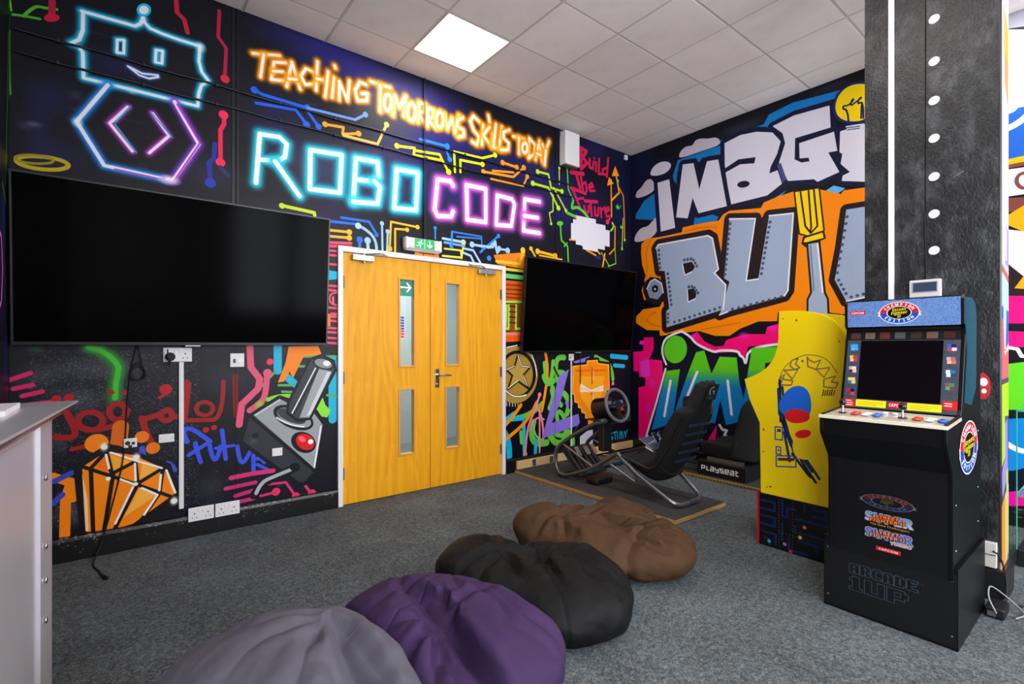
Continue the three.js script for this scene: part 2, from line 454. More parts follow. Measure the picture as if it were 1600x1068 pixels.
['f','#ef9a1a',0,[5387,193,5322,336,5466,306]],
['s','#ef9a1a',16,[5466,454,5547,543,5569,856,5569,1085]],
['s','#b8d020',14,[5542,825,5520,1214]],
['d','#5fd03a',21,[5520,1218]],
['d','#5fd03a',21,[5440,372]],
['d','#5fd03a',20,[5440,703]],
['d','#5fd03a',21,[5507,945]],
['d','#c8d020',18,[5574,1098]],
['q','#3fae4a',14,[5440,668,5387,712,5466,733,5493,676]],
['s','#ef9a1a',22,[4588,1224,4724,1214,4864,1311,5032,1357]],
['s','#ef9a1a',23,[4923,1204,5106,1332]],
['s','#70c040',15,[5131,1312,5283,1466]],
['s','#70c040',15,[5387,1248,5400,1419,5257,1468]],
['s','#ef9a1a',27,[5156,1478,5194,1322]],
['b','#1f3fa8',0.9,[5081,1377,75,33]],
['s','#ef9a1a',20,[5387,954,5382,1231,5283,1312]],
['d','#ef9a1a',22,[4696,944]],
['f','#e4e2e8',0,[4701,927,5032,920,5032,978,4701,984]],
['f','#e4e2e8',0,[4644,977,5206,967,5206,1027,4644,1033]],
['f','#e4e2e8',0,[4610,1028,5283,1021,5283,1223,4610,1217]],
['f','#e4e2e8',0,[4689,1214,5194,1218,5194,1273,4689,1266]],
['f','#e4e2e8',0,[4805,1259,5069,1263,5069,1313,4805,1308]],
['c','#0d0d10',0,[4168,2804,4114,2982,3971,3103,3782,3135,3602,3075,3474,2944,3429,2775,3474,2610,3602,2488,3782,2443,3971,2490,4114,2622]],
['c','#a58a45',0,[4109,2770,4064,2929,3943,3039,3782,3070,3628,3018,3518,2900,3479,2748,3518,2598,3628,2488,3782,2447,3943,2489,4064,2608]],
['c','#0d0d10',0,[4084,2761,4046,2893,3946,2984,3812,3011,3682,2968,3589,2870,3556,2743,3589,2618,3682,2527,3812,2493,3946,2529,4046,2627]],
['c','#a58535',0,[4036,2764,4005,2880,3922,2961,3812,2985,3703,2948,3626,2862,3598,2749,3626,2638,3703,2557,3812,2528,3922,2560,4005,2646]],
['q','#f2f0ea',15,[3658,2919,3724,2975,3841,2998,3930,2980]],
['q','#f2f0ea',12,[4012,2548,4073,2659,4084,2785]],
['s','#f2f0ea',10,[3667,2470,3812,2447]],
['f','#b3954c',0,[3817,2549,3867,2669,3991,2682,3896,2766,3965,2914,3825,2830,3686,2905,3744,2765,3664,2703,3775,2670]],
['S','#121216',22,[3817,2549,3867,2669,3991,2682,3896,2766,3965,2914,3825,2830,3686,2905,3744,2765,3664,2703,3775,2670]],
['s','#f4f2ee',9,[3817,2549,3867,2669,3985,2682]],
['s','#f4f2ee',9,[3896,2770,3949,2880]],
['s','#f4f2ee',9,[3686,2898,3825,2821]],
['s','#f4f2ee',9,[3667,2702,3775,2667]],
['s','#e8e2d0',9,[3667,3039,3671,3077]],
['s','#e8e2d0',9,[3705,3046,3709,3083]],
['s','#e8e2d0',9,[3744,3053,3748,3088]],
['s','#e8e2d0',9,[3782,3061,3786,3094]],
['s','#e8e2d0',9,[3821,3068,3825,3100]],
['s','#e8e2d0',9,[3861,3075,3865,3106]],
['q','#6cbc4c',59,[4200,2646,4221,2838,4308,2866,4330,2632]],
['q','#6cbc4c',66,[4498,2586,4385,2568,4363,2746,4408,2878,4509,2850,4509,2751,4408,2756]],
['s','#6cbc4c',61,[4308,2954,4341,3053,4453,3126]],
['q','#6cbc4c',56,[4363,3444,4498,3508,4544,3364,4453,3192,4363,3217,4408,3318]],
['q','#6cbc4c',76,[4042,3284,3991,3388,4063,3537,4232,3526]],
['q','#6cbc4c',62,[3821,3217,3981,3216,4168,3090]],
['q','#6cbc4c',58,[5029,2585,5132,2630,5319,2687,5346,2867]],
['s','#2db7cf',53,[3686,3220,3881,3223]],
['s','#2db7cf',45,[3900,3271,3910,3626]],
['s','#2db7cf',48,[4073,3491,4063,3647]],
['q','#22a9c8',72,[3649,3367,3715,3464,3705,3628]],
['s','#2db7cf',45,[3763,3167,3658,3218]],
['q','#f0901a',38,[4211,2534,4254,2663,4221,2950,4157,3168]],
['q','#f0901a',40,[4084,3068,3981,3232,3782,3366,3649,3426]],
['q','#f0901a',40,[3861,3083,3763,3197,3649,3277]],
['q','#e88fa0',28,[4126,2992,4073,3130,3981,3278,3941,3398,3920,3612]],
['q','#e88fa0',28,[4073,3099,4189,3234,4179,3488]],
['q','#e88fa0',25,[4126,3166,4126,3640]],
['d','#e88fa0',25,[4126,2989]],
['d','#e88fa0',25,[3924,3616]],
['q','#6cbc4c',64,[4189,2789,4232,2918,4341,2843]],
['q','#6cbc4c',64,[4275,3145,4363,3006,4319,2923]],
['q','#6cbc4c',73,[4498,2998,4614,3088,4544,3232]],
['q','#6cbc4c',74,[4254,3416,4341,3555,4498,3558,4567,3450]],
['q','#6cbc4c',66,[4637,3541,4661,3644,4544,3662]],
['q','#2a2e30',26,[4341,2697,4408,2797]],
['s','#6cbc4c',46,[3861,3374,3871,3483]],
['q','#8ad06a',22,[4042,3315,4042,3441,4147,3484]],
['s','#2db7cf',39,[3686,3551,3696,3642]],
['q','#e88fa0',22,[3981,3372,4042,3190,4189,3266]],
['f','#8f7ad0',0,[4579,2720,4419,2797,4157,3477,4732,3383,4637,3474,4756,3351,4732,3248,4308,3317,4453,3061]],
['f','#8f7ad0',0,[4509,3097,4637,3073,4637,3140,4544,3166]],
['f','#8f7ad0',0,[4637,2638,4928,2575,4854,2642,4732,2677]],
['s','#111116',31,[4590,2853,4590,3169]],
['S','#101014',73,[4642,2692,4878,2680,4883,2634,5060,2629,5065,2667,5265,2689,5278,2990,5217,2997,5211,3114,5148,3124,5148,3186,5086,3193,5081,3251,5034,3256,5024,3324,4983,3331,4966,3406,4908,3400,4903,3322,4854,3309,4849,3249,4790,3236,4780,3184,4732,3172,4727,3116,4673,3105,4665,3016,4637,3009]],
['f','#f08a12',0,[4642,2692,4878,2680,4883,2634,5060,2629,5065,2667,5265,2689,5278,2990,5217,2997,5211,3114,5148,3124,5148,3186,5086,3193,5081,3251,5034,3256,5024,3324,4983,3331,4966,3406,4908,3400,4903,3322,4854,3309,4849,3249,4790,3236,4780,3184,4732,3172,4727,3116,4673,3105,4665,3016,4637,3009]],
['S','#f7b548',16,[4642,2692,4878,2680,4883,2634,5060,2629,5065,2667,5265,2689,5278,2990,5217,2997,5211,3114,5148,3124,5148,3186,5086,3193,5081,3251,5034,3256,5024,3324,4983,3331,4966,3406,4908,3400,4903,3322,4854,3309,4849,3249,4790,3236,4780,3184,4732,3172,4727,3116,4673,3105,4665,3016,4637,3009]],
['f','#f7a52a',0,[4732,2809,5185,2825,5132,3070,4966,3267,4780,3065]],
['s','#c04a0a',24,[4966,2714,4966,2904]],
['s','#fff0d8',10,[4991,2732,4983,2870]],
['s','#d86a10',20,[4689,2743,5225,2752]],
['s','#d86a10',14,[4966,3008,4966,3233]],
['s','#fbe6c8',10,[4983,3043,4973,3233]],
['f','#f4e3d0',0,[4768,2895,4948,2981,5172,2931,5172,3011,4966,3008,4756,2996]],
['s','#e8b890',8,[4756,2945,4966,3008,5172,2966]],
['d','#d86a10',20,[4953,3028]],
['s','#23b3cc',61,[5319,2579,5611,2601]],
['s','#23b3cc',50,[5373,2697,5554,2711]],
['d','#e08a9a',25,[5346,2921]],
['s','#25a8c8',16,[5335,3539,5281,3554,5346,3608,5281,3647]],
['s','#25a8c8',16,[5357,3538,5417,3530]],
['s','#25a8c8',16,[5387,3537,5392,3650]],
['s','#25a8c8',16,[5428,3542,5434,3636,5473,3637,5478,3540]],
['s','#25a8c8',16,[5506,3539,5512,3646,5548,3606,5512,3540]],
['s','#25a8c8',17,[5563,3545,5588,3588,5626,3529]],
['s','#25a8c8',17,[5591,3588,5585,3658]],
['f','#c9c9d4',0,[4756,3521,4878,3466,4978,3459,4978,3667,4756,3656]],
['n','#3fae32',27,[353,2465,406,2483,450,2517,483,2558,500,2594,495,2644,486,2701,483,2794],'#2c7a2a'],
['b','#3a7a34',0.5,[110,2478,49,26]],
['b','#58a848',0.5,[385,2479,65,31]],
['s','#c02e62',26,[2,2655,86,2619]],
['s','#c02e62',26,[16,2708,96,2689]],
['s','#c02e62',26,[53,2753,139,2731]],
['s','#c02e62',26,[86,2804,188,2795]],
['s','#c02e62',26,[2,2847,48,2825]],
['q','#8f1a1c',35,[198,3012,279,3035,295,2981,249,2867]],
['d','#a31c1c',23,[203,2780]],
['d','#a31c1c',23,[259,2775]],
['Q','#8f1a1c',34,[424,2935,415,2964,392,2984,361,2988,330,2977,308,2954,300,2924,308,2896,330,2876,361,2871,392,2881,415,2905]],
['q','#8f1a1c',34,[295,2940,331,2985,428,2988,528,2948,546,2877]],
['Q','#8f1a1c',35,[538,2884,532,2911,516,2929,495,2935,473,2926,458,2904,452,2877,458,2850,473,2832,495,2826,516,2835,532,2856]],
['d','#8f1a1c',18,[461,2754]],
['d','#8f1a1c',18,[531,2761]],
['s','#8f1a1c',27,[274,3096,342,3084]],
['q','#8f1a1c',38,[621,2935,645,3047,681,3126]],
['q','#8f1a1c',38,[627,2943,717,2921,766,2880,798,2943,742,2975,717,2928]],
['q','#8f1a1c',34,[804,2943,874,2953,880,2719]],
['d','#a61c1e',36,[751,2751]],
['q','#a61c1e',21,[717,2804,754,2788,772,2752]],
['d','#e8820f',59,[391,3073]],
['s','#c8660d',87,[511,2982,500,3089]],
['d','#d8770f',39,[621,3059]],
['d','#d8770f',39,[681,3140]],
['s','#e8820f',51,[186,3253,269,3301,244,3399,240,3623]],
['s','#e8820f',40,[274,3295,279,3406]],
['s','#3a4ba8',32,[193,3281,274,3240]],
['s','#3a4ba8',32,[188,3415,228,3369]],
['s','#4a58c0',32,[621,3133,633,3208]],
['q','#4858c0',24,[744,3254,779,3236,804,3308]],
['s','#4858c0',22,[827,3357,832,3404]],
['f','#0b0b0d',0,[279,3200,374,3130,445,3082,506,3104,779,3259,832,3480,816,3569,633,3664,563,3677,311,3647]],
['f','#f0860e',0,[321,3213,439,3131,574,3171,735,3282,810,3461,574,3622,483,3638,342,3624]],
['f','#ffab3a',0,[461,3155,574,3222,483,3273]],
['f','#f6d0a0',0,[321,3247,347,3419,353,3618,337,3618]],
['f','#ffb454',0,[621,3236,717,3287,609,3337]],
['f','#e8720a',0,[385,3215,428,3151,450,3268]],
['f','#f8b050',0,[621,3368,705,3457,528,3569]],
['s','#0b0b0d',21,[295,3195,461,3291,598,3371,717,3444,804,3498]],
['s','#0b0b0d',21,[363,3233,374,3634]],
['s','#0b0b0d',22,[472,3285,428,3632]],
['s','#0b0b0d',22,[598,3371,483,3630]],
['s','#0b0b0d',22,[711,3458,621,3603]],
['s','#0b0b0d',21,[363,3226,428,3144]],
['s','#0b0b0d',22,[467,3284,439,3138]],
['s','#0b0b0d',22,[467,3277,586,3216]],
['s','#0b0b0d',22,[586,3216,598,3364]],
['s','#0b0b0d',22,[598,3364,735,3282]],
['s','#0b0b0d',22,[735,3282,717,3444]],
['s','#f6f3ee',13,[437,3152,452,3240]],
['s','#f6f3ee',13,[461,3141,586,3209,729,3281]],
['s','#f6f3ee',13,[584,3230,588,3340]],
['s','#f6f3ee',13,[506,3319,586,3369]],
['s','#f6f3ee',13,[574,3382,483,3602]],
['s','#f6f3ee',14,[621,3397,705,3457,633,3576]],
['s','#f6f3ee',14,[754,3300,804,3460]],
['s','#f6f3ee',14,[724,3326,715,3429]],
['b','#ffffff',1,[428,3101,29,38]],
['d','#f6f3ee',17,[428,3101]],
['b','#ffffff',1,[592,3188,30,38]],
['d','#f6f3ee',17,[592,3188]],
['b','#ffffff',1,[798,3516,32,40]],
['d','#f6f3ee',19,[798,3516]],
['d','#f6f3ee',13,[588,3365]],
['d','#f6f3ee',13,[448,3307]],
['q','#8f1a1c',32,[851,2963,872,2953,872,2703]],
['q','#8f1a1c',29,[841,2969,957,2979,1090,2985,1092,2713]],
['Q','#8f1a1c',28,[1029,2903,1022,2926,1003,2943,976,2947,951,2938,932,2919,925,2895,932,2871,951,2855,976,2850,1003,2859,1022,2878]],
['q','#6f1216',36,[1170,2677,1164,2808,1176,2967]],
['d','#a31c1c',20,[984,3049]],
['d','#a31c1c',19,[1034,3038]],
['q','#4058d0',30,[874,3121,849,3063,861,3024,909,3038,962,3088,1011,3134]],
['s','#4058d0',28,[1011,3134,882,3214]],
['q','#4058d0',28,[921,3136,931,3198,953,3274]],
['q','#4058d0',29,[1006,3156,1023,3261,1056,3272,1073,3177]],
['s','#4058d0',29,[1084,3062,1107,3272]],
['s','#4058d0',22,[1045,3187,1158,3181]],
['q','#4058d0',29,[1181,3191,1193,3298,1229,3323,1264,3241]],
['s','#4058d0',30,[1288,3271,1288,3405]],
['q','#4058d0',26,[1301,3300,1337,3291,1362,3335]],
['s','#4058d0',24,[1313,3342,1412,3411]],
['s','#2fb0cc',59,[1456,2453,1456,2646]],
['q','#2fb0cc',56,[1514,2690,1593,2763]],
['s','#2fb0cc',67,[1873,2571,1873,3056]],
['s','#58a870',19,[1463,2757,1567,2762]],
['s','#58a870',20,[1620,2538,1909,2542]],
['s','#58a870',19,[1488,2807,1593,2819]],
['s','#58a870',19,[1437,2653,1337,2764]],
['s','#58a870',20,[1593,2615,1675,2617]],
['s','#58a870',20,[1634,2680,1702,2682]],
['f','#ef8a1a',0,[1534,2460,1758,2453,1786,2526,1647,2538,1567,2706,1541,2656,1501,2731,1456,2736,1514,2579]],
['s','#d8607c',46,[1264,2460,1270,2614,1331,2703,1319,2777,1211,2884,1193,3034]],
['q','#d8607c',43,[1381,2671,1374,2821,1337,2886,1264,2934]],
['d','#d8607c',31,[1384,2660]],
['d','#e03a66',25,[1402,2576]],
['b','#8fcf3a',0.95,[1337,2899,50,40]],
['q','#8fcf3a',32,[1387,2862,1463,2833,1541,2844]],
['f','#8fd84a',0,[1730,2899,1786,2852,1815,2934,1858,2981,1829,3037,1758,3017]],
['s','#58a870',20,[1829,2855,1909,2867]],
['s','#c83a78',34,[1141,3415,1288,3405,1424,3406]],
['s','#b83470',29,[1107,3487,1301,3474]],
['s','#b83470',29,[1170,3551,1288,3532]],
['s','#b83470',29,[1181,3599,1288,3593]],
['s','#c83a70',19,[1337,3501,1514,3510,1580,3620]],
['d','#d83a6a',31,[1587,3632]],
['d','#d83a6a',30,[1444,3570]],
['d','#d83a6a',32,[1709,3632]],
['s','#c83a70',19,[1337,3582,1437,3573]],
['s','#c83a70',22,[1661,3564,1702,3628]],
['S','#0b0b0e',52,[1264,2988,1469,2861,1547,2894,1730,2986,1793,3092,1730,3453,1647,3533,1607,3519,1217,3155]],
['f','#2f3237',0,[1264,2988,1469,2861,1547,2894,1730,2986,1793,3092,1730,3453,1647,3533,1607,3519,1217,3155]],
['f','#9da1a5',0,[1288,2970,1469,2861,1541,2907,1730,3000,1793,3092,1733,3439]],
['s','#0b0b0e',22,[1270,2981,1730,3453]],
['s','#e8eaec',14,[1779,3106,1727,3424]],
['s','#d0d3d6',10,[1301,2971,1469,2870]],
['c','#0b0b0e',0,[1723,3094,1686,3122,1618,3122,1539,3092,1470,3043,1428,2987,1423,2939,1457,2910,1522,2909,1600,2936,1673,2985,1718,3043]],
['c','#9da1a5',0,[1705,3083,1676,3102,1619,3098,1551,3071,1491,3030,1453,2986,1447,2950,1474,2930,1529,2933,1596,2958,1659,2999,1699,3045]],
['c','#3a3d42',0,[1663,3058,1640,3072,1593,3067,1537,3044,1486,3011,1454,2976,1448,2947,1470,2934,1515,2938,1571,2959,1623,2993,1657,3029]],
['q','#f0f0f2',12,[1450,3004,1541,3082,1647,3092]],
['S','#0b0b0e',39,[1702,2568,1786,2540,1873,2585,1887,2652,1688,3025,1607,3032,1534,2970,1541,2900]],
['f','#3a3d42',0,[1702,2568,1786,2540,1873,2585,1887,2652,1688,3025,1607,3032,1534,2970,1541,2900]],
['f','#a4a7ab',0,[1765,2634,1865,2666,1688,3025,1614,3018]],
['f','#d5d7da',0,[1829,2665,1865,2666,1699,3005,1668,3012]],
['s','#15161a',13,[1758,2641,1574,2987]],
['s','#f0f0f2',10,[1737,2633,1560,2979]],
['c','#8f9296',0,[1873,2621,1857,2637,1826,2644,1787,2638,1752,2621,1729,2599,1724,2577,1739,2560,1770,2554,1808,2559,1844,2575,1868,2598]],
['c','#eef0f2',0,[1858,2597,1854,2608,1842,2617,1826,2620,1810,2616,1799,2607,1795,2596,1799,2584,1810,2576,1826,2573,1842,2576,1854,2585]],
['Q','#15161a',12,[1876,2621,1859,2639,1827,2646,1787,2640,1750,2623,1726,2600,1722,2576,1737,2558,1769,2551,1809,2557,1846,2573,1871,2597]],
['c','#0b0b0e',0,[1737,3273,1708,3301,1661,3306,1612,3287,1571,3250,1551,3205,1555,3163,1583,3135,1628,3129,1678,3146,1720,3183,1742,3230]],
['c','#c81418',0,[1725,3263,1701,3282,1665,3282,1628,3265,1600,3234,1587,3199,1593,3167,1616,3148,1651,3147,1688,3164,1718,3194,1731,3231]],
['c','#f06a6a',0,[1660,3209,1651,3216,1637,3216,1623,3209,1612,3197,1606,3183,1608,3172,1617,3165,1630,3165,1645,3172,1656,3184,1662,3197]],
['d','#ffffff',20,[1699,3218]],
['q','#0b0b0e',64,[1567,3414,1437,3456,1337,3494,1294,3567]],
['q','#aeb4ba',28,[1574,3411,1437,3449,1337,3480,1307,3556]],
['c','#0b0b0e',0,[1620,3408,1615,3426,1600,3437,1580,3439,1560,3431,1546,3415,1541,3396,1546,3379,1560,3367,1580,3365,1600,3373,1615,3389]],
['d','#101114',22,[1301,3128]],
['b','#55565c',0.6,[1288,3164,37,40]]];
const RIGHT_MURAL=
[['b','#14204a',0.7,[141,172,287,570]],
['b','#1b2a60',0.6,[864,897,671,444]],
['b','#202a5c',0.5,[1733,625,684,393]],
['b','#4a4a50',0.5,[1467,142,329,95]],
['b','#3c3c42',0.5,[2313,48,204,60]],
['b','#1a1440',0.6,[41,721,140,990]],
['f','#1878b8',0,[1221,193,1482,177,1689,179,1743,98,1967,65,2379,108,2349,171,2113,156,1865,197,1760,232,1521,172,1344,224,1242,289]],
['f','#1878b8',0,[686,253,916,249,1225,248,1242,358,1183,374,1006,317,961,361,916,294,765,298,681,391,669,537,612,441]],
['f','#1878b8',0,[78,766,204,622,383,557,404,890,299,882,73,827]],
['f','#1878b8',0,[724,1060,893,1061,916,956,1028,995,1093,968,1200,1030,1158,1092]],
['f','#3a9ad0',0,[1530,1026,1689,1010,1916,910,1813,993]],
['f','#6fb4e0',0,[2245,1008,2327,970,2422,1019,2357,1055]],
['c','#c9c2cc',0,[693,245,717,157,800,119,882,145,916,84,1006,97,1072,126,1158,133,1217,182,1221,243,984,239]],
['c','#c9c2cc',0,[73,580,78,483,162,448,231,368,312,369,362,447,365,548]],
['c','#c9c2cc',0,[44,1141,64,1029,162,950,258,961,339,894,399,855,410,1101]],
['S','#0e1430',110,[404,447,570,447,652,1047,451,1057]],
['S','#0e1430',105,[753,322,893,346,966,664,1061,374,1196,394,1295,932,957,939,882,747,819,969,664,925,741,407]],
['S','#0e1430',98,[1267,238,1443,208,1615,230,1778,293,1857,409,1822,525,1760,634,1746,699,1827,689,1869,835,1725,918,1344,924,1308,740,1279,556,1271,475]],
['S','#0e1430',92,[1778,229,1983,195,2293,216,2302,424,1992,422,1988,628,2049,676,2121,685,2113,648,2033,633,2029,483,2330,472,2357,658,2283,652,2374,858,2191,901,2160,868,1925,823,1874,702,1839,620,1899,441,1874,334]],
['S','#0e1430',82,[2379,488,2555,476,2688,554,2790,1034,2614,1011,2393,946,2400,898,2457,881,2383,786,2397,700,2374,676]],
['c','#0e1430',0,[645,278,644,344,592,395,502,417,396,403,302,357,247,289,248,220,305,168,400,148,506,165,595,213]],
['f','#dcdae6',0,[404,447,570,447,652,1047,451,1057]],
['f','#dcdae6',0,[753,322,893,346,966,664,1061,374,1196,394,1295,932,957,939,882,747,819,969,664,925,741,407]],
['f','#dcdae6',0,[1267,238,1443,208,1615,230,1778,293,1857,409,1822,525,1760,634,1746,699,1827,689,1869,835,1725,918,1344,924,1308,740,1279,556,1271,475]],
['f','#dcdae6',0,[1778,229,1983,195,2293,216,2302,424,1992,422,1988,628,2049,676,2121,685,2113,648,2033,633,2029,483,2330,472,2357,658,2283,652,2374,858,2191,901,2160,868,1925,823,1874,702,1839,620,1899,441,1874,334]],
['f','#dcdae6',0,[2379,488,2555,476,2688,554,2790,1034,2614,1011,2393,946,2400,898,2457,881,2383,786,2397,700,2374,676]],
['c','#dcdae6',0,[291,305,339,229,456,197,578,239,603,304,533,361,404,363,312,334]],
['f','#0e1430',0,[1267,517,1424,461,1606,491,1593,552,1443,519,1279,560]],
['c','#0e1430',0,[1547,749,1540,766,1517,777,1484,778,1448,769,1421,752,1409,732,1416,715,1439,704,1473,703,1508,712,1535,729]],
['f','#4a4a80',0,[1822,633,1857,622,1913,802,1874,828]],
['S','#12285c',40,[2335,265,2364,144,2443,94,2555,116,2635,189,2662,341,2582,454,2457,428,2371,362]],
['c','#f2d010',0,[2335,265,2357,158,2436,94,2555,116,2635,189,2662,341,2582,457,2457,428,2371,365]],
['q','#12285c',15,[2447,418,2439,313,2403,291,2403,261,2443,277,2492,240,2474,228,2460,288,2506,265,2552,243,2530,239,2516,293,2561,278,2561,430]],
['s','#12285c',14,[2548,313,2544,424]],
['f','#dfe0ea',0,[2422,454,2541,474,2527,534,2443,515]],
['s','#12285c',8,[2429,472,2534,493]],
['s','#12285c',8,[2436,493,2530,510]],
['f','#f08a10',0,[162,1160,245,1106,456,1120,741,1116,753,1061,1028,1060,1200,1070,1252,1012,1324,988,1661,1032,1689,983,1813,957,1967,940,2160,953,2237,989,2386,1062,2408,1035,2575,1049,2960,1049,2960,2057,2582,2156,2400,2165,2283,2143,1831,2115,1822,2205,1634,2201,1443,2270,1324,2345,1158,2342,961,2283,443,2330,430,2263,245,2254,78,2158,78,2077,190,1991,436,1973,477,1910,204,1872,168,1751,231,1575,176,1433,157,1270,162,1191]],
['q','#d8720a',18,[299,1135,218,1279,272,1490,218,1619]],
['q','#d8720a',18,[378,2036,218,2095,299,2188,430,2215]],
['q','#d8720a',17,[800,1114,1028,1094,1179,1143]],
['q','#d8720a',16,[984,2273,1158,2238,1443,2209]],
['S','#231618',136,[383,1249,417,1210,1072,1214,1126,1254,1196,1607,1147,1641,1283,1791,1252,2054,1158,2078,533,2229,528,2033,570,2003,507,1545,430,1531]],
['f','#231618',0,[383,1249,417,1210,1072,1214,1126,1254,1196,1607,1147,1641,1283,1791,1252,2054,1158,2078,533,2229,528,2033,570,2003,507,1545,430,1531]],
['S','#231618',121,[1324,1077,1606,1130,1511,1765,1634,1759,1743,1130,1975,1152,1925,1906,1891,1957,1304,2082,1211,2111,1324,1759,1263,1714]],
['f','#231618',0,[1324,1077,1606,1130,1511,1765,1634,1759,1743,1130,1975,1152,1925,1906,1891,1957,1304,2082,1211,2111,1324,1759,1263,1714]],
['S','#231618',99,[2429,1215,2688,1224,2688,2005,2429,2049,2335,1843,2386,1552]],
['f','#231618',0,[2429,1215,2688,1224,2688,2005,2429,2049,2335,1843,2386,1552]],
['f','#a4b2c8',0,[383,1249,417,1210,1072,1214,1126,1254,1196,1607,1147,1641,1283,1791,1252,2054,1158,2078,533,2229,528,2033,570,2003,507,1545,430,1531]],
['f','#a4b2c8',0,[1324,1077,1606,1130,1511,1765,1634,1759,1743,1130,1975,1152,1925,1906,1891,1957,1304,2082,1211,2111,1324,1759,1263,1714]],
['f','#a4b2c8',0,[2429,1215,2688,1224,2688,2005,2429,2049,2335,1843,2386,1552]],
['s','#eeeef4',18,[1072,1214,1126,1254,1196,1607,1147,1641,1283,1791,1252,2054]],
['s','#eeeef4',18,[383,1249,417,1210,1072,1214]],
['s','#eeeef4',16,[1324,1077,1606,1130,1511,1765,1634,1759]],
['s','#eeeef4',15,[1743,1130,1975,1152,1925,1906,1891,1957]],
['s','#eeeef4',16,[1211,2111,1304,2082]],
['s','#eeeef4',12,[2688,2005,2429,2049]],
['f','#231618',0,[1634,1759,1511,1765,1606,1130,1743,1130]],
['s','#eeeef4',15,[1602,1139,1507,1767,1630,1761]],
['f','#231618',0,[748,1489,870,1480,911,1544,875,1595,781,1626]],
['s','#eeeef4',13,[748,1489,781,1626,875,1595]],
['f','#231618',0,[812,1797,893,1790,930,1849,916,1910,824,1945]],
['s','#eeeef4',13,[812,1797,824,1945,916,1910]],
['d','#4c566a',19,[422,1281]],
['d','#4c566a',19,[426,1335]],
['d','#4c566a',19,[430,1388]],
['d','#4c566a',19,[435,1442]],
['d','#4c566a',19,[439,1495]],
['d','#4c566a',19,[551,1583]],
['d','#4c566a',18,[558,1637]],
['d','#4c566a',19,[565,1690]],
['d','#4c566a',18,[572,1744]],
['d','#4c566a',19,[579,1797]],
['d','#4c566a',18,[586,1851]],
['d','#4c566a',18,[592,1904]],
['d','#4c566a',18,[599,1957]],
['d','#4c566a',18,[553,2069]],
['d','#4c566a',18,[553,2116]],
['d','#4c566a',18,[553,2163]],
['d','#4c566a',18,[642,2169]],
['d','#4c566a',18,[710,2153]],
['d','#4c566a',18,[777,2136]],
['d','#4c566a',18,[842,2120]],
['d','#4c566a',17,[907,2105]],
['d','#4c566a',17,[970,2089]],
['d','#4c566a',17,[1032,2074]],
['d','#4c566a',17,[1093,2060]],
['d','#4c566a',17,[1154,2045]],
['d','#4c566a',17,[1213,2031]],
['d','#4c566a',18,[775,1447]],
['d','#4c566a',18,[818,1446]],
['d','#4c566a',18,[861,1445]],
['d','#4c566a',17,[892,1464]],
['d','#4c566a',17,[913,1501]],
['d','#4c566a',17,[933,1538]],
['d','#4c566a',18,[832,1767]],
['d','#4c566a',18,[872,1768]],
['d','#4c566a',18,[904,1784]],
['d','#4c566a',17,[927,1816]],
['d','#4c566a',17,[950,1847]],
['d','#4c566a',17,[1331,1131]],
['d','#4c566a',17,[1325,1185]],
['d','#4c566a',17,[1319,1239]],
['d','#4c566a',17,[1313,1293]],
['d','#4c566a',17,[1307,1347]],
['d','#4c566a',17,[1302,1401]],
['d','#4c566a',17,[1296,1455]],
['d','#4c566a',17,[1290,1510]],
['d','#4c566a',17,[1284,1564]],
['d','#4c566a',17,[1278,1619]],
['d','#4c566a',17,[1272,1673]],
['d','#4c566a',16,[1753,1195]],
['d','#4c566a',15,[1744,1246]],
['d','#4c566a',15,[1735,1297]],
['d','#4c566a',15,[1727,1348]],
['d','#4c566a',16,[1718,1399]],
['d','#4c566a',16,[1709,1450]],
['d','#4c566a',16,[1701,1501]],
['d','#4c566a',16,[1692,1553]],
['d','#4c566a',16,[1683,1605]],
['d','#4c566a',16,[1674,1657]],
['d','#4c566a',16,[1666,1709]],
['d','#4c566a',17,[1358,2057]],
['d','#4c566a',16,[1425,2045]],
['d','#4c566a',16,[1491,2032]],
['d','#4c566a',16,[1556,2020]],
['d','#4c566a',16,[1620,2008]],
['d','#4c566a',16,[1682,1996]],
['d','#4c566a',15,[1743,1985]],
['d','#4c566a',15,[1803,1974]],
['d','#4c566a',15,[1862,1962]],
['d','#4c566a',14,[2435,1281]],
['d','#4c566a',14,[2426,1342]],
['d','#4c566a',14,[2416,1404]],
['d','#4c566a',14,[2406,1466]],
['d','#4c566a',14,[2396,1528]],
['d','#4c566a',14,[2386,1591]],
['d','#4c566a',14,[2376,1654]],
['d','#4c566a',14,[2366,1717]],
['d','#4c566a',14,[2356,1780]],
['d','#4c566a',14,[2367,1850]],
['d','#4c566a',14,[2387,1894]],
['d','#4c566a',14,[2407,1937]],
['d','#4c566a',14,[2426,1979]],
['d','#4c566a',14,[2467,2013]],
['d','#4c566a',14,[2515,2004]],
['d','#4c566a',14,[2561,1995]],
['d','#4c566a',13,[2607,1986]],
['d','#4c566a',13,[2652,1977]],
['f','#231618',0,[190,1662,299,1594,430,1620,520,1760,533,1892,404,1949,245,1893,190,1775]],
['f','#8b97ac',0,[245,1739,299,1650,365,1626,461,1689,487,1805,404,1882,285,1851]],
['s','#eeeef4',14,[245,1739,299,1650,365,1626,461,1689,487,1805]],
['d','#1a1416',47,[368,1746]],
['d','#eeeef4',13,[368,1751]],
['S','#231618',28,[1992,950,2199,966,2240,1370,2121,1400,2036,1359]],
['f','#f0cc10',0,[1992,950,2199,966,2240,1370,2121,1400,2036,1359]],
['s','#231618',16,[2041,962,2084,1298,2126,1366]],
['s','#231618',16,[2113,967,2137,1317,2129,1358]],
['s','#231618',16,[2160,970,2191,1319,2132,1376]],
